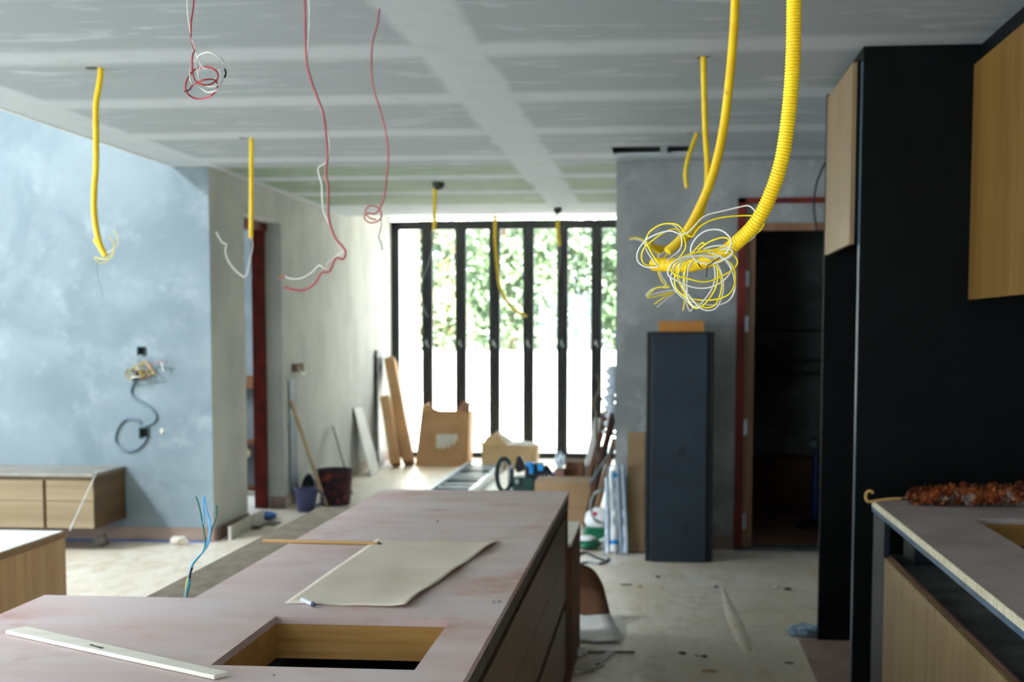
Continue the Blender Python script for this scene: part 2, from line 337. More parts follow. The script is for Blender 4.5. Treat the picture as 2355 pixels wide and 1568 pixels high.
struct('floor_pantry', MB().box(.2, 2.3, 10.0, 13.3, -.1, .004), M('reddish store floor', (150, 112, 88), (126, 92, 70), 3, .8), 'reddish floor of the dark store room')
struct('trim_threshold', MB().box(oX0, oX1, 9.96, 10.16, 0, .018), grey_lam, 'grey threshold strip under the dark doorway')
struct('baseboard_right', MB().box(XR2, oX0 - .005, YR - .012, YR, 0, .1), base_brown, 'brown skirting on the grey wall')
struct('baseboard_tall_room', MB().box(-7, XL, YR - .012, YR, 0, .1), base_brown, 'brown skirting under the bluish wall')
struct('trim_blue_tape', MB().box(-4.75, XL - .02, YR - .06, YR - .013, 0, .006), blue_sheet, 'blue tape along the skirting of the bluish wall')
struct('baseboard_left', MB().box(XL, XL + .012, YR + .0, dY0, 0, .1).box(XL, XL + .012, dY1, YW, 0, .1).box(XL - .12, XL, dY1 - .012, dY1, 0, .1), base_brown, 'skirting along the left wall')
# dark doorway: red frame, infill panel over the door, the open leaf
d2 = thing('door_2', (oX0, YR, 0), 'dark doorway with a red frame and an open brown door', 'door'); d2['kind'] = 'structure'
obj('door_frame', MB().box(oX0, oX0 + .055, YR - .03, YR + .1, 0, oZ).box(oX1 - .055, oX1, YR - .03, YR + .1, 0, oZ).box(oX0, oX1, YR - .03, YR + .1, oZ - .035, oZ), red_primer, d2)
obj('transom_panel', MB().box(oX0 + .055, oX1 - .055, YR + .02, YR + .06, 2.27, oZ - .035), plaster_grey, d2)
obj('transom_rail', MB().box(oX0 + .055, oX1 - .055, YR - .0, YR + .1, 2.22, 2.27), dark_wood_edge, d2)
obj('inner_jamb', MB().box(oX0 + .055, oX0 + .075, YR + .0, YR + .1, 0, 2.22).box(oX1 - .09, oX1 - .055, YR, YR + .1, 0, 2.22), dark_wood_edge, d2)
leaf = obj('door_leaf', MB().box(oX0 + .078, oX0 + .125, YR + .03, YR + .88, .01, 2.21), dark_wood_edge, d2)
for z in (2.03-.14, 1.58, .86, .2): obj('hinge', MB().box(oX0 + .055, oX0 + .084, YR - .004, YR + .03, z - .055, z + .055), steel, leaf, bevel=.003)
for z, c in ((1.52, 0), (1.25, 1), (1.13, 2)):
    tag(obj('shelf_board', MB().box(.21, 1.6, 12.9, 13.29, z, z + .025), grey_lam), ['upper', 'middle', 'lower'][c] + ' dark shelf on the back wall of the store room', 'shelf')
# folding window
w1 = thing('window_1', (-1.75, YW, 0), 'tall black framed folding window across the far end', 'window'); w1['kind'] = 'structure'
obj('window_frame', MB().box(XL, XL + .06, YW, YW + .1, 0, 2.83).box(XR2 - .06, XR2, YW, YW + .1, 0, 2.83).box(XL, XR2, YW, YW + .1, 2.77, 2.84).box(XL, XR2, YW, YW + .1, 0, .035), black_frame, w1)
for i in range(1, 7):
    x = XL + .03 + i * (XR2 - XL - .06) / 7; obj('astragal', MB().box(x - .02, x + .02, YW + .052, YW + .075, .04, 2.765), black_frame, w1)
n = 7; pitch = (XR2 - XL - .06) / n
for i in range(n):
    a = XL + .03 + i * pitch; b = a + pitch; s = .068
    sash = obj('sash', MB().box(a + (.03 if i == 0 else .004), a + s, YW - .02, YW + .05, .036, 2.77).box(b - s, b - (.03 if i == n-1 else .004), YW - .02, YW + .05, .036, 2.77).box(a + s, b - s, YW - .02, YW + .05, 2.735, 2.77).box(a + s, b - s, YW - .02, YW + .05, .036, .07), black_frame, w1, bevel=.004)
    obj('pane', MB().box(a + s, b - s, YW + .012, YW + .018, .07, 2.735), glass, sash)
    if i < n - 1: obj('handle', MB().box(b - .02, b + .0, YW - .05, YW - .021, 1.36, 1.42).bar((b - .01, YW - .045, 1.41), (b + .02, YW - .05, 1.33), .014, .01, (0, 1, 0)), steel, sash, bevel=.003)

# ------------------------------------------------------------------ outside
struct('floor_terrace', MB().box(-12, 8, YW + .1, 40, -.15, -.02), concrete, 'sunlit white paving outside')
struct('wall_garden', MB().box(-8, 6, 22, 22.2, -.02, 1.215), white_render, 'low white garden wall outside the window')
struct('wall_garden_side', MB().box(-5.2, -3.26, 19.0, 19.25, -.02, 4.2), white_render, 'tall white wall outside the left pane')
def tree(x, y, h, rx, rz, mats, label, cat='tree', n=1500, seed=1):
    rn = random.Random(seed); t = thing('garden_tree', (x, y, -.02), label, cat, 'trees behind the white garden wall')
    tr = spline([(x, y, -.02), (x + .1*rn.uniform(-1, 1), y, h*.35), (x + .3*rn.uniform(-1, 1), y, h*.75)], 6)
    mb = MB().tube(tr, [.09 - .05*i/len(tr) for i in range(len(tr))], 8)
    for k in range(5):
        a = tr[int(len(tr)*(.35 + .12*k))]; d = Vector((rn.uniform(-1, 1), rn.uniform(-.4, .4), rn.uniform(.4, 1))) * rx * .7
        mb.tube([a, a + d*.5 + Vector((0, 0, .05)), a + d], [.035, .022, .008], 6)
    obj('trunk', mb, bark, t); lv = MB()
    for k in range(n):
        cl = rn.random() < .8; th = rn.uniform(0, 2*math.pi); ph = math.acos(rn.uniform(-1, 1)); q = rn.random()**.45
        c = Vector((x + rx*q*math.sin(ph)*math.cos(th), y + rx*.45*q*math.sin(ph)*math.sin(th), h*.55 + rz*q*math.cos(ph)))
        c += Vector((math.sin(c.x*5), 0, math.cos(c.z*6 + c.x*3))) * .1
        u = Vector((rn.uniform(-1, 1), rn.uniform(-1, 1), rn.uniform(-1, 1))).normalized(); w = u.orthogonal().normalized(); s = rn.uniform(.06, .13)
        lv.add([c - u*s, c + w*s*.45, c + u*s, c - w*s*.45], [(0, 1, 2, 3)], mi=rn.choice([0, 0, 1]))
    obj('foliage', lv, mats, t)
TREES = [(-4.5, 24.4, 4.6, 1.0, 1.7, (leaf_b, leaf_y), 'half bare grey green tree behind the second window pane'), (-2.45, 24.4, 4.6, .98, 1.8, (leaf_a, leaf_c), 'bright green tree behind the third and fourth window panes'),
    (-3.45, 23.1, 2.6, .5, .9, (leaf_c, leaf_y), 'small yellowish bush low behind the third pane'), (-.4, 24.4, 4.2, .98, 1.7, (leaf_a, leaf_b), 'mid green tree behind the sixth window pane'),
    (-3.6, 26.2, 5.0, 1.2, 2.2, (leaf_c, leaf_a), 'pale green tree behind the bright ones near the second pane'), (-1.15, 26.2, 5.0, 1.2, 2.2, (leaf_b, leaf_a), 'darker green tree behind the fifth window pane'),
    (1.4, 26.2, 5.2, 1.2, 2.4, (leaf_c, leaf_a), 'pale tree beyond the right edge of the window'), (-2.4, 28, 5.2, 1.3, 2.4, (leaf_c, leaf_a), 'pale green tree farthest behind the middle panes')]
for i, a in enumerate(TREES): tree(*a[:5], list(a[5]), a[6], seed=i + 3, n=3600)

# ------------------------------------------------------------------ island
IX0, IX1, WZ = -1.162, -.369, .86
wt = thing('island_worktop', (-.8, 3.9, .80), 'L-shaped pinkish ply worktop with a square cutout on the island', 'worktop')
def slab(x0, x1, y0, y1, mb): mb.box(x0, x1, y0, y1, WZ - .018, WZ)
sx0, sx1, sy0, sy1 = -.895, -.478, 2.75, 3.245
mb = MB()
# one flat slab, cut as an L with a hole
xs = [-1.555, IX0, sx0, sx1, IX1]; ys = [2.2, sy0, sy1, 3.45, 5.93]
def inside(i, j):
    if i == 0 and j == 3: return False
    if i == 2 and j == 1: return False
    return True
vid = {}; V = []; Fc = []
def gv(i, j, k):
    if (i, j, k) not in vid: vid[(i, j, k)] = len(V); V.append(Vector((xs[i], ys[j], WZ - .018*(1-k))))
    return vid[(i, j, k)]
for i in range(4):
    for j in range(4):
        if not inside(i, j): continue
        Fc.append((gv(i, j, 1), gv(i+1, j, 1), gv(i+1, j+1, 1), gv(i, j+1, 1))); Fc.append((gv(i, j, 0), gv(i, j+1, 0), gv(i+1, j+1, 0), gv(i+1, j, 0)))
        for (a, b, di, dj) in (((i, j), (i+1, j), 0, -1), ((i+1, j), (i+1, j+1), 1, 0), ((i+1, j+1), (i, j+1), 0, 1), ((i, j+1), (i, j), -1, 0)):
            ii, jj = i + di, j + dj
            if not (0 <= ii < 4 and 0 <= jj < 4 and inside(ii, jj)): Fc.append((gv(*a, 1), gv(*a, 0), gv(*b, 0), gv(*b, 1)))
mb.add(V, Fc); obj('ply_sheet', mb, ply_top, wt)
obj('edge_strip', MB().box(IX1 - .02, IX1 - .002, 2.2, 5.925, WZ - .06, WZ - .0185).box(IX0 + .002, IX0 + .02, 3.47, 5.9, WZ - .06, WZ - .0185).box(IX0 + .02, IX1 - .02, 5.90, 5.925, WZ - .06, WZ - .0185), slab_edge, wt)
ln = .1
obj('cutout_lining', MB().box(sx0 - .018, sx1 + .018, sy1, sy1 + .018, WZ - ln, WZ - .0185).box(sx0 - .018, sx0, sy0, sy1, WZ - ln, WZ - .0185).box(sx1, sx1 + .018, sy0, sy1, WZ - ln, WZ - .0185).box(sx0 - .018, sx1 + .018, sy0 - .018, sy0, WZ - ln, WZ - .0185), liner_wood, wt)
scr = MB()
for pts in ([(1133, 1381), (1139, 1379)], [(1133, 1384), (1138, 1383)], [(1133, 1386), (1140, 1386)], [(1145, 1387), (1146, 1380), (1151, 1386), (1153, 1380)]):
    scr.tube([atz(x, y, WZ + .0006) for x, y in pts], .0006, 5)
obj('pencil_mark', scr, blue_sheet, wt)['label'] = 'small blue pencil mark'
IY = [2.2, 3.06, 4.0, 4.94, 5.90]
nm = ['nearest', 'second nearest', 'second farthest', 'farthest']
for i in range(4):
    y0, y1 = IY[i], IY[i+1]
    c = thing('island_cabinet', (-.7, (y0+y1)/2, 0), f'brown veneered drawer cabinet of the island, {nm[i]} to the viewer', 'cabinet', 'drawer cabinets of the island')
    xf = IX1 - .012
    obj('carcass', MB().box(IX0 + .01, xf - .03, y0 + .001, y1 - .001, .08, .66 if i < 2 else .79).box(xf - .03, xf - .021, y0 + .001, y1 - .001, .08, .79), black_int, c)
    obj('plinth', MB().box(IX0 + .03, xf - .07, y0 + .001, y1 - .001, 0, .079), black_lam, c)
    for k, (z0, z1) in enumerate(((.585, .757), (.41, .581), (.09, .372))):
        obj('drawer_front', MB().box(xf - .02, xf, y0 + .0015, y1 - .0015, z0, z1), drawer_wood, c, bevel=.0012)
    obj('grip_channel', MB().box(xf - .0205, xf - .012, y0 + .002, y1 - .002, .377, .405), black_lam, c)
tag(obj('island_end_board', MB().box(IX0, IX1 - .004, 5.902, 5.92, 0, .795), drawer_wood), 'brown end panel closing the far end of the island', 'panel')
c = thing('island_corner_cabinet', (-1.36, 2.8, 0), 'base cabinet under the left arm of the L-shaped worktop', 'cabinet')
obj('carcass', MB().box(-1.54, IX0 - .003, 2.22, 3.43, .08, .838), black_int, c); obj('plinth', MB().box(-1.5, IX0 - .003, 2.3, 3.38, 0, .079), black_lam, c)
# ledge along the living-room side
tag(obj('side_ledge', MB().box(-1.432, IX0 - .003, 3.462, 5.9, .755, .785).box(-1.40, -1.38, 3.48, 5.88, 0, .755), M('dull board', (136, 124, 106), (118, 106, 90), 10, .8, st=(2, 1, 1), bmp=.2)), 'dull brown lower ledge running beside the island', 'ledge')
# wire glimpsed inside the cutout
t = thing('cutout_wire', at(735, 1560, 3.14), 'thin green and blue wires inside the dark worktop cutout', 'wire')
obj('green_wire', MB().tube(spline([(-.79, 3.1, .662), (-.80, 3.12, .69), (-.815, 3.14, .72), (-.83, 3.16, .73)], 6), .0018, 6), yellow_wire, t)
obj('blue_wire', MB().tube(spline([(-.775, 3.1, .662), (-.785, 3.12, .685), (-.8, 3.14, .705)], 6), .0018, 6), blue_wire, t)

# things on the island
cor = [atz(655, 1388, WZ), atz(930, 1399, WZ), atz(1148, 1246, WZ), atz(868, 1240, WZ)]
def sheet(u, v):
    a = cor[0].lerp(cor[1], u); b = cor[3].lerp(cor[2], u); p = a.lerp(b, v)
    p += Vector((.0035*math.sin(v*15 + u)*u**4, 0, 0)); lift = .0025 + .008*u**6*(1 + .6*math.sin(v*17)) + .0015*math.sin(u*7 + v*4)**2
    return (p.x, p.y, WZ + lift)
tag(obj('paper_sheet', MB().grid(sheet, 24, 30), brown_paper, solid=.0012), 'large beige paper sheet lying on the island worktop', 'paper')
a, b = atz(605, 1248, WZ), atz(868, 1254, WZ); a.z = b.z = WZ + .0062
t = thing('wood_stick', a, 'thin bare wood stick across the island worktop by the paper sheet', 'stick')
obj('shaft', MB().tube([a.lerp(b, i/10) for i in range(11)], .0055, 8), tan_stick, t); obj('tip', MB().tube([b, b.lerp(a, -.012), b.lerp(a, -.04)], [.0062, .006, .001], 8), slab_edge, t)
a, b = atz(694, 1385, WZ), atz(722, 1397, WZ); a.z = b.z = WZ + .0075
t = thing('marker_pen', a, 'short white pen at the corner of the paper sheet', 'pen')
obj('barrel', MB().tube([a, a.lerp(b, .05), a.lerp(b, .9)], [.004, .006, .006], 12), white_plastic, t); obj('cap', MB().tube([a.lerp(b, .9), a.lerp(b, 1.05)], [.006, .004], 12), grey_blue_pl, t)
q = [atz(12, 1450, WZ + .009), atz(62, 1441, WZ + .009), atz(525, 1546, WZ + .009), atz(492, 1554, WZ + .009)]
t = thing('wood_lath', q[0], 'pale bare wood slat lying on the near left of the island worktop', 'slat')
obj('board', MB().prism([(p.x, p.y, WZ + .0015) for p in q], (0, 0, .009)), pale_slat, t, bevel=.001)
k0, k1 = atz(204, 1483, WZ + .0108), atz(236, 1490, WZ + .0108)
obj('stain', MB().prism([k0, k0 + Vector((.003, .008, 0)), k0.lerp(k1, .4) + Vector((0, .004, 0)), k1 + Vector((.002, .003, 0)), k1 + Vector((0, -.006, 0)), k0.lerp(k1, .5) + Vector((0, -.002, 0))], (0, 0, .0006)), slab_edge, t)['label'] = 'dark knot mark'
for i, (x, y, s, l) in enumerate(((1006, 1200, .004, 'tiny dark speck on the middle of the island worktop'), (630, 1553, .002, 'tiny speck of grit near the front edge of the island worktop'))):
    p = atz(x, y, WZ); tag(obj('grit', MB().rock((p.x, p.y, WZ + s*.5), s, i, 1), chip), l, 'debris')
# blue and green cable rising behind the island
Yc = 3.52
def pc(l): return spline([at(x, y, Yc) for x, y in l], 6)
t = thing('power_cable', at(429, 1480, Yc), 'blue and green wires standing up behind the left corner of the island', 'cable')
base = at(429, 1400, Yc)
obj('blue_wire', MB().tube(pc([(424, 1560), (426, 1430), (425, 1372), (431, 1345), (434, 1325), (441, 1300), (455, 1282), (468, 1268), (479, 1250), (484, 1225), (482, 1195), (474, 1168), (470, 1143), (467, 1150), (469, 1180), (468, 1205)]), .0021, 8), blue_wire, t)
obj('blue_wire', MB().tube(pc([(424, 1560), (428, 1430), (428, 1372), (434, 1340), (438, 1318), (446, 1295), (462, 1275), (474, 1255), (480, 1235), (482, 1215), (478, 1180)]), .0019, 8), blue_wire, t)
obj('green_wire', MB().tube(pc([(426, 1560), (429, 1430), (430, 1372), (436, 1345), (437, 1322), (444, 1298), (458, 1280), (468, 1266), (472, 1245), (469, 1222), (464, 1192), (457, 1160), (450, 1142)]), .0021, 8), green_wire, t)
obj('green_wire', MB().tube(pc([(476, 1258), (482, 1240), (487, 1218), (495, 1195), (499, 1178), (498, 1162)]), .0019, 8), green_wire, t)
obj('yellow_wire', MB().tube(pc([(427, 1372), (428, 1350), (431, 1334), (434, 1326)]), .0021, 8), yellow_wire, t)
obj('sheath', MB().tube(pc([(435, 1330), (438, 1316), (442, 1304)]), .0034, 8), black_rubber, t)

# ------------------------------------------------------------------ hanging conduits and wires
def corr(path, r, pitch, per=6):
    p = resample(path, pitch / per); return p, [r * (1 + (-.15, -.03, .02, .03, .02, -.03)[i % 6]) for i in range(len(p))]
def conduit(name, label, pts, r=.0125, pitch=.0044, wires=(), coarse=False, seg=20, hole=None):
    if hole:
        h = atz(*hole, CEIL); d = h.y - pts[0][2]; pts = [(x, y, Y + d) for x, y, Y in pts]; wires = [(a, b, [(x, y, Y + d) for x, y, Y in c], r_) for a, b, c, r_ in wires]
    P = [at(*q) for q in pts]
    if hole: P[0] = h + Vector((0, 0, .12)); P.insert(1, h)
    elif P[0].z > 2.4 and P[0].y < 12: P[0].z = CEIL + .02
    top = P[0]; t = thing(name, top, label, 'conduit', 'yellow conduits hanging from the ceiling')
    path = spline(P, 10)
    if coarse: mb = MB().tube(resample(path, .01), r, 14, cap=False)
    else:
        p, R = corr(path, r, pitch); mb = MB().tube(p, R, seg, cap=False)
    d = (path[-1] - path[-4]).normalized(); e = path[-1]                                   # open mouth: inner wall
    mb.tube([e, e - d*.0005, e - d*.09], [r*1.0, r*.86, r*.86], seg if not coarse else 14)
    obj('tube', mb, yellow_pvc, t)
    for nme, m, wp, wr in wires: obj(nme, MB().tube(resample(spline([at(*q) for q in wp], 8), .003 if wr < .003 else .006), wr, 8), m, t)
    return t
def zc(l, Y0=2.53, amp=.03, ph=0): return [(1400 + x/5.2275, 450 + y/5.2275, Y0 + amp*math.sin(ph + i*.45)) for i, (x, y) in enumerate(l)]
WR = .0015
hero = [('white_wire', white_wire, zc([(1840, 330), (1775, 230), (1745, 165), (1680, 120), (1600, 130), (1450, 165), (1300, 200), (1200, 225), (1120, 270), (1060, 330), (1000, 400), (940, 450), (860, 460), (760, 425), (660, 435), (560, 470), (450, 530), (370, 630), (340, 720), (360, 800), (430, 850), (515, 865), (600, 850)], 2.47, .01), WR),
 ('yellow_wire', yellow_wire, zc([(1860, 250), (1730, 240), (1600, 240), (1450, 250), (1300, 275), (1200, 310), (1100, 370), (1040, 440), (1010, 490), (960, 480), (900, 420), (830, 350), (740, 335), (640, 345), (540, 395), (480, 450), (455, 540), (490, 640), (555, 750), (600, 800)], 2.48, .01, 1), WR),
 ('yellow_wire', yellow_wire, zc([(600, 850), (510, 840), (430, 820), (395, 740), (420, 640), (500, 560), (620, 470), (720, 415), (800, 400), (880, 450), (920, 540), (920, 640), (850, 740), (760, 800)], 2.55, .012, 2), WR),
 ('white_wire', white_wire, zc([(600, 850), (545, 790), (470, 680), (440, 590), (460, 490), (540, 400), (620, 350), (700, 335), (780, 350), (850, 420), (880, 520), (870, 620), (820, 690), (750, 740), (700, 790)], 2.56, .012, 3), WR),
 ('yellow_wire', yellow_wire, zc([(1860, 300), (1870, 340), (1820, 420), (1720, 490), (1620, 540), (1500, 590), (1300, 650), (1040, 690), (900, 730), (780, 800)], 2.46, .008), WR),
 ('white_wire', white_wire, zc([(1780, 440), (1720, 520), (1600, 590), (1490, 640), (1350, 650), (1180, 690), (1030, 730), (890, 770), (800, 840), (760, 930), (745, 1000), (790, 1110), (860, 1200), (950, 1260), (1060, 1290), (1180, 1310), (1320, 1310), (1430, 1270), (1500, 1180), (1520, 1050), (1480, 900), (1420, 800), (1320, 720), (1200, 680)], 2.455, .02), WR),
 ('white_wire', white_wire, zc([(1010, 740), (880, 800), (845, 900), (850, 1000), (900, 1110), (1000, 1240), (1090, 1340), (1190, 1380), (1290, 1350), (1350, 1250), (1380, 1120), (1370, 980), (1320, 850), (1250, 760), (1150, 710), (1050, 760), (970, 850), (945, 960), (940, 1100), (950, 1230), (1010, 1320), (1080, 1320), (1160, 1240), (1240, 1120), (1280, 980), (1270, 860), (1230, 770), (1150, 730)], 2.45, .02, 2), WR),
 ('white_wire', white_wire, zc([(1140, 640), (1300, 600), (1450, 620), (1490, 690), (1430, 760), (1300, 740), (1100, 720), (900, 740), (780, 800), (715, 900), (730, 970), (820, 1020), (920, 1070), (1040, 1105), (1160, 1110), (1280, 1080), (1390, 1010), (1460, 920), (1470, 850), (1400, 760), (1250, 690)], 2.43, .012, 1), WR),
 ('white_wire', white_wire, zc([(1400, 700), (1460, 620), (1475, 540), (1430, 470), (1360, 420), (1270, 405), (1150, 430), (1050, 510), (990, 620), (1000, 720), (1070, 790), (1180, 820), (1310, 800), (1430, 740), (1490, 680), (1440, 640), (1330, 650)], 2.425, .008, 4), WR),
 ('yellow_wire', yellow_wire, zc([(1000, 690), (1120, 570), (1150, 590), (1080, 650), (1200, 560), (1350, 505), (1440, 520), (1430, 580), (1300, 640), (1150, 660), (1030, 690), (900, 760)], 2.46, .015, 2), WR),
 ('yellow_wire', yellow_wire, zc([(1000, 690), (850, 760), (760, 830), (760, 910), (830, 965), (950, 995), (1080, 1030), (1200, 1030), (1330, 980), (1460, 910), (1540, 830), (1540, 760), (1480, 700), (1350, 660), (1150, 660), (1000, 700)], 2.43, .01, 3), WR),
 ('yellow_wire', yellow_wire, zc([(960, 760), (870, 850), (800, 950), (800, 1080), (860, 1170), (940, 1220), (1060, 1250), (1200, 1255), (1340, 1235), (1450, 1180), (1510, 1080), (1520, 960), (1500, 860), (1440, 780), (1330, 720)], 2.46, .02, 1), WR),
 ('yellow_wire', yellow_wire, zc([(1050, 760), (960, 800), (920, 900), (910, 1050), (920, 1180), (960, 1280), (1040, 1350), (1120, 1330), (1200, 1250), (1280, 1120), (1310, 990), (1300, 860), (1240, 790), (1150, 760), (1050, 800), (980, 860)], 2.455, .02), WR),
 ('yellow_wire', yellow_wire, zc([(950, 800), (860, 880), (830, 980), (870, 1090), (950, 1210), (1070, 1300), (1170, 1345), (1270, 1320), (1330, 1220), (1360, 1080), (1340, 950), (1300, 860), (1200, 780)], 2.44, .015, 5), WR),
 ('tie_wire', dark_wire, zc([(1340, 740), (1260, 790), (1230, 820), (1195, 830), (1180, 900), (1170, 980)], 2.42, .004), .0009),
 ('tie_wire', dark_wire, zc([(1070, 795), (1080, 820), (1095, 845), (1120, 862)], 2.44, .003), .0009)]
conduit('yellow_conduit', 'thick ribbed yellow conduit nearest the viewer with tangled white and yellow wire loops', [(1830, -828, 2.4), (1828, -400, 2.4), (1826, 0, 2.4), (1823, 150, 2.4), (1812, 280, 2.4), (1795, 380, 2.4), (1766, 462, 2.41), (1737, 514, 2.42), (1702, 551, 2.44), (1670, 577, 2.46), (1637, 596, 2.49), (1591, 608, 2.53), (1545, 609, 2.57), (1503, 607, 2.6)], .0122, .0052, hero, seg=28)
conduit('yellow_conduit', 'blurred yellow conduit just left of the nearest ribbed conduit', [(1697, -173, 4.1), (1693, -60, 4.1), (1688, 60, 4.1), (1678, 180, 4.1), (1663, 300, 4.08), (1640, 400, 4.05), (1608, 480, 4.02), (1570, 545, 4.0), (1535, 578, 3.98)], .0125, .0046,
    [('white_wire', white_wire, [(1550, 566, 4.02), (1520, 584, 3.98), (1514, 592, 3.97), (1520, 630, 3.97), (1532, 655, 3.98), (1500, 665, 3.99), (1487, 680, 3.99), (1520, 672, 4.0), (1555, 668, 4.0), (1530, 690, 3.99), (1512, 706, 3.98)], .002), ('yellow_wire', yellow_wire, [(1550, 566, 4.0), (1515, 610, 3.96), (1522, 645, 3.96), (1540, 660, 3.97), (1510, 662, 3.98), (1490, 684, 3.98), (1530, 676, 3.99), (1552, 672, 4.0), (1530, 682, 3.98), (1505, 700, 3.98)], .002),
     ('white_wire', white_wire, [(1575, 600, 4.0), (1572, 660, 4.0), (1580, 700, 4.0), (1588, 716, 4.0), (1593, 706, 4.0)], .0018), ('yellow_wire', yellow_wire, [(1570, 600, 4.0), (1574, 660, 4.0), (1575, 690, 4.0), (1571, 714, 4.0)], .0018)], seg=14)
conduit('yellow_conduit', 'straight yellow conduit dropping from the round hole at the right and crossing the larger one', [(1618, 118, 6.08), (1618, 160, 6.08), (1619, 200, 6.08), (1622, 300, 6.08), (1627, 380, 6.06), (1624, 440, 6.04), (1606, 510, 6.0), (1570, 558, 5.95), (1535, 572, 5.9), (1500, 566, 5.85), (1482, 555, 5.83)], r=.0125, hole=(1618, 134), coarse=True, wires=[('yellow_wire', yellow_wire, [(1495, 562, 5.83), (1480, 552, 5.82), (1465, 547, 5.82), (1448, 549, 5.82)], .004), ('white_wire', white_wire, [(1497, 562, 5.83), (1478, 554, 5.82), (1460, 549, 5.82), (1447, 551, 5.82)], .003)])
conduit('yellow_conduit', 'short curved yellow conduit in front of the black ceiling slot', [(1603, 300, 8.42), (1600, 314, 8.42), (1596, 325, 8.42), (1585, 355, 8.4), (1578, 385, 8.4), (1577, 410, 8.4), (1580, 432, 8.4)], r=.0125, hole=(1602, 308), coarse=True, wires=[('grey_wire', grey_wire, [(1580, 420, 8.4), (1582, 450, 8.4), (1588, 480, 8.4), (1580, 520, 8.4)], .003)])
conduit('yellow_conduit', 'long yellow conduit hanging at the far left before the bluish wall', [(234, 150, 6.34), (229, 190, 6.34), (221, 240, 6.34), (221, 310, 6.34), (221, 380, 6.34), (217, 440, 6.34), (217, 490, 6.34), (224, 540, 6.34), (233, 570, 6.34), (243, 588, 6.34)], r=.0135, hole=(232, 159), coarse=True,
    wires=[('yellow_wire', yellow_wire, [(240, 585, 6.34), (247, 600, 6.34), (228, 604, 6.33), (218, 592, 6.32), (240, 596, 6.3), (258, 590, 6.3), (262, 560, 6.3), (250, 545, 6.3)], .0018), ('yellow_wire', yellow_wire, [(240, 582, 6.34), (252, 590, 6.34), (262, 570, 6.33), (270, 545, 6.33), (262, 530, 6.33)], .0018), ('white_wire', white_wire, [(240, 585, 6.34), (256, 575, 6.32), (272, 560, 6.3), (268, 530, 6.3), (266, 515, 6.3)], .0018), ('grey_wire', grey_wire, [(238, 588, 6.34), (222, 610, 6.34), (228, 650, 6.34), (240, 690, 6.34)], .0018)])
conduit('yellow_conduit', 'straight yellow conduit hanging in front of the left doorway', [(578, 312, 8.63), (578, 380, 8.63), (578, 460, 8.63), (577, 547, 8.63)], r=.014, hole=(578, 319), coarse=True,
    wires=[('white_wire', white_wire, [(577, 540, 8.63), (581, 565, 8.62), (574, 600, 8.6), (565, 635, 8.6), (545, 625, 8.6), (525, 600, 8.6), (518, 575, 8.6), (522, 562, 8.6), (512, 558, 8.6), (503, 545, 8.6), (497, 533, 8.6)], .003)])
conduit('yellow_conduit', 'thin yellow wire and conduit hanging before the left part of the window', [(1000, 500, 11.4), (999, 512, 11.4), (998, 530, 11.4)], .014, coarse=True,
    wires=[('yellow_wire', yellow_wire, [(1008, 420, 11.4), (1003, 440, 11.4), (1001, 470, 11.4), (1000, 505, 11.4)], .008), ('grey_wire', grey_wire, [(998, 525, 11.4), (994, 570, 11.4), (984, 610, 11.4), (970, 650, 11.4), (972, 700, 11.4), (985, 730, 11.4)], .004)])
conduit('yellow_conduit', 'curved yellow conduit hanging before the middle of the window', [(1139, 495, 14.3), (1138, 540, 14.3), (1142, 600, 14.3), (1150, 660, 14.25), (1170, 700, 14.2), (1190, 716, 14.1), (1210, 727, 14.0)], .017, coarse=True)
conduit('yellow_conduit', 'short yellow conduit hanging before the right part of the window', [(1283, 508, 13.75), (1283, 530, 13.75), (1286, 565, 13.75)], .018, coarse=True,
    wires=[('dark_wire', dark_wire, [(1282, 478, 13.75), (1281, 495, 13.75), (1283, 512, 13.75)], .008), ('grey_wire', grey_wire, [(1286, 560, 13.75), (1288, 600, 13.75), (1283, 640, 13.75), (1281, 655, 13.75)], .005)])

for x, y, r, l in ((1008, 425, .048, 'dark ceiling rose above the left part of the window'), (1283, 483, .04, 'dark ceiling rose above the right part of the window')):
    c = atz(x, y - 5, CEIL); tag(obj('ceiling_rose', MB().lathe(c, [(0, -.06), (r*.5, -.055), (r*.9, -.035), (r, -.001), (0, -.001)], 20), M('dark rose', (70, 76, 70), (50, 54, 50), 8, .6)), l, 'ceiling rose', 'dark ceiling roses near the window')

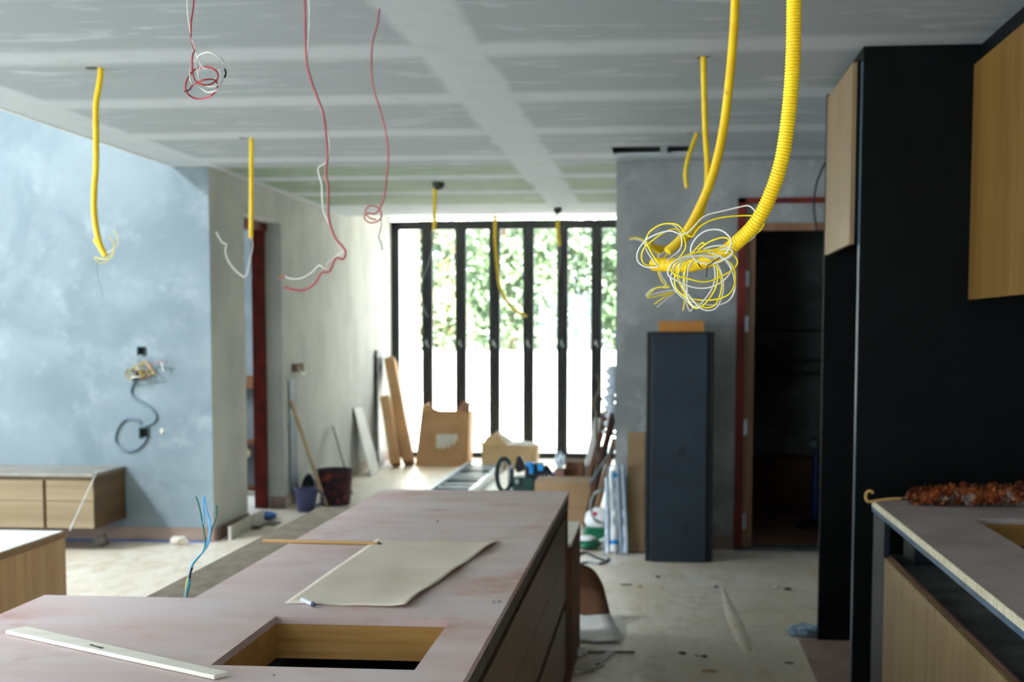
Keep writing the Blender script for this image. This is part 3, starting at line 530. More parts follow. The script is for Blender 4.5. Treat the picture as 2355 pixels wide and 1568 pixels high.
def wires(name, label, parts, group='loose wires hanging from the ceiling'):
    t = thing(name, at(*parts[0][2][0]), label, 'wire', group)
    for nme, m, p, r in parts:
        q3 = [at(*q) for q in p]
        if q3[0].z > 2.4: q3[0].z = CEIL + .01
        obj(nme, MB().tube(resample(spline(q3, 8), .006), r, 8), m, t)
    return t
def jc(l, Y=3.3): return [(400 + x/8.7125, 80 + y/8.7125, Y + .02*math.sin(i*1.3)) for i, (x, y) in enumerate(l)]
wires('hanging_wires', 'bright red and white wires coiled up near the top left', [
  ('red_wire', red_wire, [(452, -395, 3.3), (455, -150, 3.3), (446, 0, 3.3), (440, 50, 3.3), (439, 80, 3.3)] + jc([(350, 100), (400, 290), (415, 330), (375, 400), (365, 560), (375, 720), (400, 860), (450, 950), (520, 985), (640, 1005), (780, 970), (870, 890), (885, 800), (830, 710), (700, 650), (540, 655), (400, 710), (290, 850), (235, 1000), (250, 1140), (350, 1240), (480, 1285), (640, 1265), (780, 1190), (870, 1060), (860, 950), (790, 895), (690, 890), (580, 905), (480, 950), (370, 1020), (320, 1090)]), .0019),
  ('white_wire', white_wire, [(444, -395, 3.3), (434, -150, 3.3), (431, 0, 3.3), (433, 40, 3.3), (440, 85, 3.3)] + jc([(400, 200), (450, 370), (500, 530), (570, 640), (640, 680), (820, 680), (960, 600), (985, 520), (880, 430), (700, 350), (520, 400), (420, 520), (330, 650), (320, 860), (360, 960), (460, 1010), (560, 1080), (680, 1150), (840, 1120), (930, 1010), (990, 860), (1020, 780)]), .0016),
  ('white_wire', white_wire, jc([(440, 470), (470, 780), (560, 950), (700, 1040), (880, 1000), (950, 850), (900, 700), (760, 600), (580, 590), (500, 700), (480, 860)]), .0013),
  ('black_tip', black_rubber, jc([(1020, 690), (1040, 760), (1015, 850)]), .0024), ('black_tip', black_rubber, jc([(330, 1085), (290, 1115), (205, 1135)]), .0018)])
wires('hanging_wires', 'long red and white wires bending sideways at their lower end', [
  ('red_wire', pink_wire, [(702, -60, 4.85), (701, 0, 4.85), (704, 130, 4.85), (712, 175, 4.85), (730, 225, 4.85), (743, 260, 4.85), (750, 310, 4.85), (753, 360, 4.85), (749, 400, 4.85), (755, 430, 4.85), (756, 500, 4.85), (770, 545, 4.85), (790, 570, 4.85), (795, 582, 4.85), (789, 596, 4.85), (772, 594, 4.85), (758, 624, 4.85), (740, 627, 4.85), (725, 650, 4.85), (706, 664, 4.85), (685, 668, 4.85), (652, 660, 4.85)], .0042),
  ('white_wire', white_wire, [(708, -60, 4.87), (712, 40, 4.87), (708, 140, 4.87), (722, 200, 4.87), (745, 270, 4.87), (758, 330, 4.87), (752, 370, 4.87), (732, 388, 4.87), (740, 425, 4.87), (743, 480, 4.87), (755, 510, 4.87), (772, 548, 4.87), (790, 575, 4.87), (775, 588, 4.87), (755, 605, 4.87), (747, 618, 4.84), (735, 610, 4.84), (715, 628, 4.84), (690, 640, 4.84), (665, 640, 4.84), (655, 634, 4.84)], .0026),
  ('copper_tip', M('copper', (206, 120, 80), (180, 96, 60), 10, .4), [(655, 634, 4.84), (648, 636, 4.84), (641, 640, 4.84)], .003)])
wires('hanging_wires', 'faint red wire ending in a small coil above the window corner', [
  ('red_wire', pink_wire, [(873, 22, 5.2), (868, 55, 5.2), (857, 95, 5.2), (854, 150, 5.2), (858, 200, 5.2), (870, 240, 5.2), (884, 290, 5.2), (893, 350, 5.2), (888, 420, 5.2), (880, 465, 5.2), (865, 490, 5.2), (845, 490, 5.2), (838, 500, 5.2), (850, 512, 5.2), (870, 508, 5.2), (878, 495, 5.2), (870, 478, 5.2), (852, 473, 5.2), (840, 485, 5.2), (848, 500, 5.2), (865, 505, 5.2)], .0032),
  ('grey_wire', grey_wire, [(876, 490, 5.2), (877, 520, 5.2), (871, 545, 5.2), (877, 560, 5.2), (880, 575, 5.2)], .002)])
wires('hanging_wires', 'dark cable loop hanging beside the tall cabinet above the doorway', [('black_cable', black_rubber, [(1912, 314, 8.6), (1902, 362, 8.6), (1890, 390, 8.6), (1876, 430, 8.6), (1872, 480, 8.6), (1878, 530, 8.6)], .006)])

# ------------------------------------------------------------------ right-hand kitchen
FX = .83
tp = thing('tall_side_panel', (1.2, 6.1, 0), 'full height black panel beside the refrigerator niche', 'panel')
obj('panel_face', MB().box(FX, 1.75, 6.08, 6.13, 0, CEIL - .002), black_lam, tp)
obj('edge_highlight', MB().box(FX - .003, FX - .0005, 6.081, 6.129, 0, CEIL - .06), M('painted edge highlight', (84, 100, 110), (70, 86, 98), 10, .35), tp)['label'] = 'front edge coloured paler to look lit'  # panel's front edge painted paler, as if lit from the left
oc = thing('overhead_cabinet', (1.2, 6.6, 1.9), 'wood fronted cabinet above the dark refrigerator niche', 'cabinet')
obj('carcass', MB().box(FX - .015, 1.74, 6.131, 7.03, 1.93, 2.65), black_lam, oc)
obj('door', MB().box(FX - .036, FX - .017, 6.135, 6.58, 1.895, 2.645), oak_pale, oc, bevel=.001)
obj('door', MB().box(FX - .036, FX - .017, 6.584, 7.03, 1.895, 2.645), oak_pale, oc, bevel=.001)
obj('filler_strip', MB().box(FX + .0, FX + .018, 6.131, 7.03, 2.651, CEIL - .002), black_lam, oc)
tag(obj('niche_end_wall', MB().box(FX - .036, 1.74, 7.035, 7.08, 0, 2.66), black_lam), 'black upright board at the far side of the refrigerator niche', 'board'); tag(obj('niche_back_board', MB().box(1.745, 1.76, 6.131, 7.03, 0, 2.66), black_int), 'black board at the back of the refrigerator niche', 'board')
tag(obj('ply_board', MB().box(.70, 1.735, 6.135, 7.03, .0015, .014).box(.70, .79, 5.2, 6.13, .0015, .014), M('reddish ply', (168, 140, 128), (150, 122, 110), 4, .7)), 'reddish ply board on the floor of the refrigerator niche', 'board')
uc = thing('wall_cabinet', (1.5, 4.8, 1.66), 'large wood fronted wall cabinet at the upper right', 'cabinet')
obj('carcass', MB().box(1.295, 1.75, 2.2, 6.075, 1.675, 2.61), black_lam, uc)
for y0, y1 in ((2.2, 3.15), (3.154, 4.12), (4.124, 5.09), (5.094, 6.072)): obj('door', MB().box(1.272, 1.293, y0, y1, 1.66, 2.615), oak, uc, bevel=.001)
tag(obj('cabinet_filler', MB().box(1.30, 1.75, 2.2, 6.075, 2.618, CEIL - .003), black_lam), 'black filler between wall cabinet and ceiling', 'panel')
CW = .858
ct = thing('counter_worktop', (1.2, 4.5, .84), 'greyish pink ply worktop with a dark cutout on the right counter', 'worktop')
hx0, hy1 = None, None
hp = atz(2238, 1192, .858); hq = atz(2355, 1262, .858)
hX, hY = hp.x, hp.y
cz0, cz1 = .838, .858
obj('ply_sheet', MB().box(CW, hX, 2.4, 5.76, cz0, cz1).box(hX, 1.75, hY, 5.76, cz0, cz1).box(hX, 1.75, 2.4, 3.9, cz0, cz1).box(hX + .42, 1.75, 3.9, hY, cz0, cz1), M('greyish ply', (176, 160, 154), (158, 142, 136), 3, .65, spots=(150, 108, 96), sscale=4, slo=.6, shi=.75), ct)
obj('raw_edge', MB().box(CW - .006, CW - .0003, 2.4, 5.758, .834, .8585), ply_edge, ct)
obj('blue_film', MB().box(CW - .005, CW + .012, 2.4, 5.758, .815, .8335), blue_film, ct)
obj('cutout_lining', MB().box(hX + .0, hX + .42, hY, hY + .018, .76, .8375).box(hX - .018, hX, 3.9, hY + .018, .76, .8375), liner_wood, ct)
bc = thing('base_cabinet', (1.3, 4.5, 0), 'right-hand base cabinet with an open dark bay above wood fronts', 'cabinet')
dz = atx(2030, 1276, CW + .004).z
obj('carcass', MB().box(CW + .025, 1.75, 2.4, 5.75, .08, dz - .05).box(1.72, 1.75, 2.4, 5.75, dz - .05, .8145), black_int, bc)
obj('bay_shelf', MB().box(CW + .03, 1.72, 2.4, 5.75, dz - .049, dz - .035), grey_lam, bc)
obj('bay_end', MB().box(CW + .12, 1.6, 5.5, 5.75, dz - .034, .8145), M('blue black board', (14, 34, 44), (8, 22, 30), 5, .4), bc)
obj('plinth', MB().box(CW + .08, 1.72, 2.4, 5.75, 0, .079), black_lam, bc)
for y0, y1 in ((2.4, 3.35), (3.354, 4.44), (4.444, 5.46)): obj('drawer_front', MB().box(CW, CW + .019, y0, y1, .09, dz), oak_low, bc, bevel=.001)
obj('front_edge', MB().box(CW + .021, CW + .03, 2.4, 5.46, .09, dz + .004), kraft_dark, bc)
obj('film_strip', MB().box(CW, CW + .02, 5.47, 5.745, .0, .8145), M('crumpled blue film', (6, 26, 44), (3, 8, 14), 30, .5, st=(1, 1, .25)), bc)
# feather duster lying on the counter
yd = 5.6
zt = .858
t = thing('feather_duster', at(2150, 1155, yd), 'brown feather duster with hooked cane handle lying on the right counter', 'duster')
hk = spline([at(2008, 1134, yd), at(2003, 1129, yd), at(1995, 1131, yd), at(1991, 1141, yd), at(1995, 1152, yd), at(2006, 1153, yd), at(2030, 1149, yd), at(2073, 1146, yd), at(2200, 1143, yd)], 6)
obj('handle', MB().tube(hk, .0058, 10), cane, t); obj('ferrule', MB().tube([at(2072, 1146, yd), at(2095, 1146, yd)], .006, 10), black_rubber, t)
mb = MB(); rn = random.Random(4); A = at(2092, 1140, yd); B = at(2385, 1134, yd)
core = [A.lerp(B, i/30) for i in range(31)]; mb.tube(core, [.010 + .016*min(1, i/4) for i in range(31)], 12)
for k in range(1100):
    f = rn.random(); c = A.lerp(B, f); a = rn.uniform(0, 2*math.pi); rr = (.014 + .020*min(1, f*6)) * rn.uniform(.7, 1.05) * (1 + .18*math.sin(f*31) + .1*math.sin(f*57 + a))
    o = Vector((0, math.cos(a), math.sin(a))); p = c + o*rr*.85; d = (o*.4 + Vector((rn.uniform(-1, 1), rn.uniform(-1, 1), rn.uniform(-1, 1)))).normalized(); w = d.orthogonal().normalized() * rn.uniform(.005, .011); l = rn.uniform(.012, .026)
    q = p + d*l; e = q + (d*.3 - o).normalized()*l*.6
    mb.add([p - w, p + w, q + w*.8, q - w*.8, e], [(0, 1, 2, 3), (3, 2, 4)], True)
for v in mb.v: v.z = max(v.z, .859)
obj('feathers', mb, feather, t)

# ------------------------------------------------------------------ left side: box unit, TV unit
q0 = atz(150, 1222, .62)
lb = thing('low_cabinet', (q0.x - .8, q0.y - .6, 0), 'wood box cabinet with a white top at the lower left', 'cabinet')
obj('body', MB().box(q0.x - 1.6, q0.x, 4.0, q0.y, 0, .592), wood('cabinet side veneer', (204, 164, 108), (182, 142, 88), 'z', .8), lb, bevel=.002); obj('top_board', MB().box(q0.x - 1.602, q0.x + .003, 3.998, q0.y + .003, .593, .62), wood('top edge', (150, 112, 60), (124, 88, 40), 'y'), lb)
obj('top_sheet', MB().box(q0.x - 1.59, q0.x - .006, 4.01, q0.y - .006, .6205, .624), paper_white, lb)['label'] = 'white protective sheet'
tv = thing('floating_drawer_unit', (-4.9, 9.7, .2), 'long floating wood drawer unit on the bluish wall', 'cabinet')
x1, yf = -3.87, 9.40; zt2, zb = .548, .165
obj('body', MB().box(-6.4, x1, yf + .02, YR - .002, zb, zt2 - .02), wood('tv side', (112, 84, 44), (90, 64, 30), 'y'), tv)
obj('top_board', MB().box(-6.4, x1 + .001, yf - .002, YR - .002, zt2 - .02, zt2), M('dusty top', (150, 146, 138), (134, 130, 122), 5, .7), tv)
for i in range(4):
    a = x1 - .342*(i+1) - .02*i; 
    for z0, z1 in ((.36, .50), (zb + .005, .355)): obj('drawer_front', MB().box(a + .004, a + .342, yf, yf + .019, z0, z1), tv_wood, tv, bevel=.001)
a, b = at(243, 1090, 9.4), at(150, 1222, q0.y)
a = Vector((x1 + .02, 9.42, .56)); b = atz(150, 1223, .63)
tag(obj('white_lath', MB().tube([b + Vector((0, .05, 0)), a], .0035, 8), paper_white), 'thin pale strip slanting between the low cabinet and the floating drawers', 'strip')

# wiring on the bluish wall
yw = YR - .012
t = thing('wall_conduit', at(320, 960, yw), 'grey flexible conduit in an S and a loop on the bluish wall', 'conduit')
def wp(l, d=0): return resample(spline([at(x, y, yw - d) for x, y in l], 8), .02)
obj('s_curve', MB().tube(wp([(312, 875), (302, 890), (301, 905), (312, 918), (335, 930), (352, 945), (359, 958), (352, 970), (338, 977), (325, 980), (318, 968), (300, 962), (285, 965), (270, 985), (264, 1008), (272, 1025), (290, 1036), (312, 1033), (330, 1018), (336, 1005)]), .010, 8), conduit_patch, t)
for nme, lab, x, y, s in (('outlet_box', 'small dark outlet box with a chipped edge near the top of the wiring', 326, 807, .032), ('outlet_box', 'dark outlet box at the end of the grey conduit loop', 332, 995, .038), ('outlet_box', 'dark outlet box hidden behind the bundle of wires', 324, 862, .034)):
    c = at(x, y, YR); t = thing(nme, c, lab, 'outlet', 'outlet boxes in the bluish wall')
    obj('rim', MB().box(c.x - s, c.x + s, YR - .012, YR - .001, c.z - s, c.z - s*.78).box(c.x - s, c.x + s, YR - .012, YR - .001, c.z + s*.78, c.z + s).box(c.x - s, c.x - s*.78, YR - .012, YR - .001, c.z - s*.78, c.z + s*.78).box(c.x + s*.78, c.x + s, YR - .012, YR - .001, c.z - s*.78, c.z + s*.78), green_tool, t)
    obj('back', MB().box(c.x - s*.77, c.x + s*.77, YR - .004, YR - .001, c.z - s*.77, c.z + s*.77), black_int, t)
t = thing('wire_bundle', at(325, 860, YR - .05), 'messy bundle of yellow, red and white wires on the bluish wall', 'wire')
rn = random.Random(11); dull = {'yellow wire': M('dull yellow wire', (176, 166, 96), (150, 140, 80), 20, .6), 'red wire': M('dull red wire', (136, 84, 70), (116, 70, 60), 20, .6), 'dusty red wire': M('faded wire', (150, 120, 124), (130, 100, 104), 20, .6)}
for i, (m, l) in enumerate(((yellow_wire, [(322, 865), (330, 845), (318, 838), (300, 850), (292, 862), (300, 872), (310, 850), (330, 835)]), (yellow_wire, [(325, 868), (335, 858), (345, 850), (340, 862), (328, 872)]), (cane, [(326, 862), (318, 845), (332, 832), (345, 845), (356, 860)]), (white_wire, [(322, 866), (305, 868), (300, 878), (308, 864), (318, 842), (334, 838)]), (pink_wire, [(325, 860), (345, 845), (352, 836), (372, 833), (384, 833)]), (red_wire, [(318, 872), (330, 870), (345, 862), (352, 868)]), (white_wire, [(372, 833), (374, 845), (377, 853)]), (grey_wire, [(322, 850), (314, 830), (325, 815)]), (dark_wire, [(318, 860), (300, 850), (290, 858), (296, 870), (312, 872)]), (yellow_wire, [(320, 858), (334, 866), (350, 858), (360, 864)]))):
    obj('wire', MB().tube(resample(spline([at(x, y, YR - .03 - .05*rn.random()) for x, y in l], 6), .01), .0045 if i % 2 else .006, 7), dull.get(m.name, m), t)
tag(obj('wall_plug', MB().rock(at(373, 991, YR - .004), (.014, .008, .02), 3, 2), pale_chip), 'small pale filler spot right of the conduit loop', 'plug')

# ------------------------------------------------------------------ left wall group
def lean(px0, py0, Y0, px1, py1, Y1): return at(px0, py0, Y0), at(px1, py1, Y1)
for z in (.0,):
    p = atx(681, 845, XL + .002); t = thing('wall_socket', p, 'open socket with loose wire ends on the left wall', 'outlet')
    obj('box', MB().box(XL + .001, XL + .02, p.y - .12, p.y + .2, p.z - .035, p.z + .035), kraft_dark, t); obj('wire', MB().tube(spline([(XL + .02, p.y, p.z), (XL + .06, p.y - .05, p.z - .04), (XL + .05, p.y + .1, p.z - .06), (XL + .07, p.y + .2, p.z + .02)], 6), .008, 7), white_wire, t)
    p0, p1 = atx(663, 900, XL), atx(680, 900, XL)
    tag(obj('conduit_chase', MB().box(XL + .0005, XL + .012, p0.y, p1.y, .1, atx(670, 875, XL).z), conduit_patch), 'grey vertical conduit patch below the open socket', 'conduit')
a = atx(668, 920, XL + .03); b = atz(752, 1170, .0); b.z = .012
tag(obj('wood_pole', MB().tube([b, b.lerp(a, .5), a], .016, 10), tan_stick_z), 'pale wood pole leaning on the left wall across the bins', 'pole')
Yb = 12.35
fr = thing('wooden_frame', at(690, 1180, Yb + .1), 'thin pale wood frame leaning on the left wall behind the pole', 'frame')
A0, A1 = at(672, 985, Yb + .5), at(690, 1160, Yb); B0, B1 = at(694, 985, Yb + .8), at(712, 1150, Yb + .3)
obj('rail', MB().bar(A0, A1, .025, .02).bar(B0, B1, .025, .02).bar(A0, B0, .025, .02), tan_stick_z, fr)
obj('infill', MB().prism([A0, B0, B1.lerp(B0, .5), A1.lerp(A0, .5)], (.008, 0, 0)), conduit_patch, fr)
# small grey-blue bucket
c = atz(699, 1176, 0); c = Vector((c.x + .02, c.y, 0)); t = thing('small_bucket', c, 'small grey blue bucket with a handle by the left doorway', 'bucket')
obj('body', MB().lathe(c, [(.0, .004), (.068, .0), (.072, .01), (.100, .19), (.106, .2), (.098, .196), (.066, .012), (0, .012)], 28), grey_blue_pl, t)
obj('handle', MB().tube(spline([c + Vector((.1, 0, .18)), c + Vector((.15, 0, .15)), c + Vector((.14, 0, .08)), c + Vector((.085, 0, .05))], 6), .009, 8), grey_blue_pl, t)
c = Vector((atz(762, 1165, 0).x, atz(762, 1165, 0).y + .16, 0))
t = thing('waste_bin', c, 'dark open bin filled with maroon and purple rags', 'bin')
obj('body', MB().lathe(c, [(0, .004), (.125, 0), (.13, .02), (.155, .30), (.162, .31), (.15, .306), (.12, .02), (0, .02)], 28), M('scuffed maroon bin', (86, 40, 48), (34, 26, 34), 9, .6, spots=(150, 60, 62), sscale=8, slo=.55, shi=.65), t)
obj('rim', MB().tube([c + Vector((.16*math.cos(k*math.pi/12), .16*math.sin(k*math.pi/12), .31)) for k in range(25)], .008, 8), black_rubber, t)
for i in range(7): obj('rag', MB().rock(c + Vector((.09*math.cos(i*1.9), .07*math.sin(i*1.9), .24 + .015*(i % 2))), (.05, .05, .035), i, 2, .3, smooth=True), [maroon, grey_blue_pl, pink_wire, kraft_dark][i % 4], t)
tag(obj('timber_strip', MB().bar(atz(798, 1138, 0) + Vector((.05, 0, .01)), atx(766, 983, XL + .035), .05, .012, (1, 0, 0)), dark_wood_edge), 'slim dark timber strip leaning on the left wall beside the rag bin', 'strip')
a = atx(794, 1000, XL + .01); g = MB().prism([(XL + .01, 14.75, .72), (XL + .01, 15.2, .70), (XL + .2, 15.2, .0), (XL + .2, 14.7, .0)], (.004, 0, 0))
tag(obj('plastic_sheet', g, paper_white), 'faint whitish panel leaning on the left wall near the window', 'panel')
tag(obj('black_bag', MB().rock(Vector((XL + .1, atz(682, 1150, 0).y - .5, 0)) + Vector((.0, .42, .12)), (.07, .12, .13), 5, 3, .12, smooth=True), black_rubber), 'black bag slumped between the bucket and the left wall', 'bag')
p = atz(600, 1196, 0)
tag(obj('blue_sheet', MB().rock((p.x + .0, p.y + .1, .03), (.09, .13, .028), 8, 3, .25), blue_sheet), 'crumpled blue plastic on the floor at the left doorway', 'plastic')
p = atz(590, 1216, 0); tag(obj('rubble', MB().rock((p.x, p.y, .012), (.05, .05, .015), 9, 2, .3), chip), 'small grey lump on the floor near the left skirting', 'rubble')
p = atz(625, 1205, 0); tag(obj('trowel_plate', MB().box(p.x - .06, p.x + .05, p.y - .1, p.y + .1, .0, .012), chip, bevel=.004), 'flat grey scrap on the floor below the blue plastic', 'debris')
tag(obj('skirting_offcut', MB().bar(atz(496, 1244, 0) + Vector((.09, .05, .05)), atz(580, 1199, 0) + Vector((.09, 0, .05)), .02, .1), M('pale stone', (206, 200, 190), (186, 180, 168), 9, .8)), 'pale skirting piece standing along the foot of the left wall', 'skirting')
p = at(412, 1247, 9.8); tag(obj('paper_scrap', MB().rock((p.x, 9.8, .035), (.065, .03, .034), 4, 2, .25), pale_chip), 'pale crumpled scrap at the foot of the bluish wall', 'debris')
p = at(235, 1247, 9.7); tag(obj('plaster_lump', MB().rock((p.x, 9.7, .04), (.05, .04, .04), 6, 2, .35), chip), 'grey plaster lump at the foot of the bluish wall below the drawers', 'debris')
# things glimpsed through the left doorway
tag(obj('side_room_rack', MB().box(-4.6, -3.75, 13.2, 13.38, 0, .04).box(-4.6, -4.56, 13.2, 13.38, 0, 1.1).box(-3.79, -3.75, 13.2, 13.38, 0, 1.1).box(-4.6, -3.75, 13.2, 13.38, .98, 1.1).box(-4.6, -3.75, 13.2, 13.38, .45, .49), kraft_dark), 'brown rack in the room behind the left doorway', 'rack')
tag(obj('pink_sack', MB().rock((-4.05, 12.9, .16), (.2, .14, .16), 12, 3, .1, smooth=True), M('pink sack', (216, 130, 150), (230, 214, 214), 6, .8)), 'pink and white sack on the floor of the side room', 'sack')
tag(obj('yellow_sack', MB().rock((-4.0, 13.05, .38), (.18, .1, .07), 13, 3, .1, smooth=True), M('yellow sack', (220, 196, 110), (220, 210, 200), 6, .8)), 'yellow and white sack on top of the pink sack', 'sack')

# ------------------------------------------------------------------ far end: packaging
def wbox(name, label, cat, mat, x0, x1, y0, y1, z0, z1, bev=.004, group=None): return tag(obj(name, MB().box(x0, x1, y0, y1, z0, z1), mat, bevel=bev), label, cat, group)
def slabboard(name, label, foot, top, w, tck, side, mat, group=None):
    return tag(obj(name, MB().bar(foot, top, w, tck, side), mat, bevel=.006), label, 'box', group)
a0 = atz(935, 1071, 0); slabboard('long_carton', 'taller long flat carton leaning at the left end of the window', (a0.x + .02, a0.y + .03, .03), (at(896, 828, 16.3).x, 16.35, at(896, 828, 16.3).z), .22, .12, (1, 0, 0), kraft, 'long cartons leaning by the window')
a0 = atz(905, 1075, 0); slabboard('long_carton', 'shorter long flat carton leaning beside the taller one', (a0.x + .02, a0.y + .03, .03), (at(885, 915, 15.9).x, 15.95, at(885, 915, 15.9).z), .2, .1, (1, 0, 0), kraft, 'long cartons leaning by the window')
tag(obj('dark_board', MB().bar((XL + .06, 15.95, .005), (XL + .03, 16.05, 1.3), .3, .02, (1, 0, 0)), slate_side), 'dark narrow panel behind the leaning cartons', 'panel')
# open cardboard box with flaps
l0, l1 = atz(962, 1067, 0), atz(1085, 1065, 0); yb = 15.9; X0, X1 = l0.x, l1.x
tp0, tp1 = at(968, 948, 15.9), at(1080, 948, 15.9); zt = tp0.z
t = thing('cardboard_box', ((X0+X1)/2, yb, 0), 'big open brown cardboard box with a torn white label', 'box')
def quadbox(b0, b1, t0, t1, y0, y1, z0, z1): return MB().add([(b0, y0, z0), (b1, y0, z0), (b1, y1, z0), (b0, y1, z0), (t0, y0 + .01, z1), (t1, y0 + .01, z1), (t1, y1 - .01, z1), (t0, y1 - .01, z1)], [(0, 1, 5, 4), (1, 2, 6, 5), (2, 3, 7, 6), (3, 0, 4, 7), (0, 3, 2, 1)])
obj('body', quadbox(X0, X1, tp0.x, tp1.x, yb, yb + .42, 0, zt), kraft, t, solid=.006)
obj('flap', MB().add([(tp0.x, yb, zt), (tp0.x + .36, yb, zt), (tp0.x + .22, yb - .05, zt + .02), (tp0.x + .05, yb + .02, zt + .09)], [(0, 1, 2, 3)]), kraft, t, solid=.005)
obj('flap', MB().add([(tp1.x, yb + .01, zt), (tp1.x - .17, yb + .2, zt + .02), (tp1.x - .1, yb + .25, zt + .12), (tp1.x - .01, yb + .2, zt + .1)], [(0, 1, 2, 3)]), kraft_dark, t, solid=.005)
obj('flap', MB().add([(tp0.x, yb + .4, zt), (tp0.x, yb + .01, zt), (tp0.x - .0, yb + .05, zt + .07), (tp0.x + .05, yb + .35, zt + .1)], [(0, 1, 2, 3)]), kraft, t, solid=.005)
lp = [at(x, y, yb - .004) for x, y in ((1003, 998), (1052, 998), (1052, 1012), (1046, 1018), (1044, 1026), (1038, 1018), (1034, 1032), (1028, 1024), (1022, 1033), (1016, 1028), (1010, 1033), (1003, 1028))]
obj('torn_label', MB().prism(lp, (0, -.002, 0)), paper_white, t)
l0, l1 = atz(1118, 1066, 0), atz(1240, 1066, 0); yb = 15.8; X0, X1 = l0.x, l1.x; za = at(1180, 1025, yb).z
t = thing('cardboard_tray', ((X0+X1)/2, yb, 0), 'low open cardboard tray with crumpled packing paper', 'box')
obj('body', quadbox(X0, X1, X0 - .0, X1 + .02, yb, yb + .4, 0, za), kraft_tan, t, solid=.006)
obj('flap', MB().add([(X0, yb, za), (X0 + .3, yb, za), (X0 + .16, yb + .05, za + .14), (X0 + .06, yb + .03, za + .1)], [(0, 1, 2, 3)]), kraft_tan, t, solid=.005)
obj('flap', MB().add([(X0, yb + .4, za), (X0, yb, za), (X0 - .08, yb + .1, za + .02), (X0 - .08, yb + .35, za + .02)], [(0, 1, 2, 3)]), kraft, t, solid=.005)
obj('flap', MB().add([(X1 + .01, yb, za), (X1 + .01, yb + .4, za), (X1 + .1, yb + .35, za + .03), (X1 + .1, yb + .05, za + .03)], [(0, 1, 2, 3)]), kraft_tan, t, solid=.005)
obj('packing_paper', MB().rock(((X0 + X1)/2 + .05, yb + .2, za - .02), (.24, .15, .06), 21, 3, .25), paper_white, t)
obj('packing_paper', MB().add([at(1120, 1010, yb + .1), at(1145, 990, yb + .1), at(1175, 1010, yb + .15), at(1200, 1025, yb + .2), at(1150, 1022, yb + .1)], [(0, 1, 2, 3, 4)]), paper_white, t, solid=.004)
# ladder lying on the floor
t = thing('step_ladder', (-1.88, 14, .02), 'metal ladder lying flat on the floor beyond the island', 'ladder')
for x in (-2.08, -1.70): obj('rail', MB().box(x - .018, x + .018, 12.6, 15.6, .025, .085), steel, t)
for k in range(9): obj('rung', MB().box(-2.062, -1.718, 12.85 + .32*k, 12.9 + .32*k, .04, .065), green_tool if k % 3 == 0 else steel, t)
for x in (-2.1, -1.72):
    for y in (12.56, 15.55): obj('foot', MB().box(x, x + .04, y, y + .06, 0, .09), black_rubber, t)
# machine with a blue handle
ym = 12.4
t = thing('mitre_saw', (at(1205, 1100, ym).x, ym, 0), 'dark green power saw with a bright blue handle beyond the island', 'power tool')
def mp(x, y, d=0): return at(x, y, ym + d)
obj('base', MB().box(mp(1146, 1140).x, mp(1268, 1140).x, ym - .2, ym + .25, 0, .06), black_rubber, t, bevel=.01)
obj('body', MB().box(mp(1180, 1100).x, mp(1234, 1100).x, ym - .1, ym + .14, .06, mp(0, 1082).z), green_tool, t, bevel=.025)
obj('motor', MB().tube([mp(1232, 1096), mp(1262, 1096)], .085, 20), slate, t)
obj('motor_cap', MB().box(mp(1209, 0).x, mp(1252, 0).x, ym - .08, ym + .1, mp(0, 1083).z, mp(0, 1052).z), slate_side, t, bevel=.012)
obj('blade_guard', MB().tube([mp(1160 + 17*math.cos(a), 1092 + 38*math.sin(a)) for a in (math.pi*2*k/28 for k in range(29))], .022, 8), green_tool, t)
obj('guard_spoke', MB().bar(mp(1172, 1062), mp(1172, 1130), .03, .03), steel, t)
obj('hood', MB().prism([mp(1183, 1075), mp(1189, 1050), mp(1196, 1047), mp(1204, 1062), mp(1206, 1082), mp(1190, 1088)], (0, .1, 0)), black_rubber, t, bevel=.01)
obj('handle', MB().tube(spline([mp(1211, 1068, -.12), mp(1219, 1068, -.13), mp(1223, 1074, -.13), mp(1223, 1088, -.12)], 6), .023, 10), blue_plastic, t)['label'] = 'bright blue handle'
obj('knob', MB().rock(mp(1177, 1074, -.12), .02, 1, 2, 0, smooth=True), steel, t); obj('knob', MB().rock(mp(1190, 1108, -.13), .025, 1, 2, 0, smooth=True), steel, t)
obj('switch', MB().box(mp(1240, 0).x, mp(1253, 0).x, ym - .1, ym - .079, mp(0, 1067).z, mp(0, 1054).z), blue_plastic, t)
obj('arm', MB().tube([mp(1254, 1070), mp(1268, 1090), mp(1280, 1094), mp(1284, 1086)], .02, 8), black_rubber, t); obj('grip', MB().tube([mp(1272, 1092, -.05), mp(1283, 1084, -.05)], .022, 10), grey_blue_pl, t)
obj('leg', MB().box(mp(1258, 0).x, mp(1266, 0).x, ym - .02, ym + .02, .06, mp(0, 1104).z), steel, t)

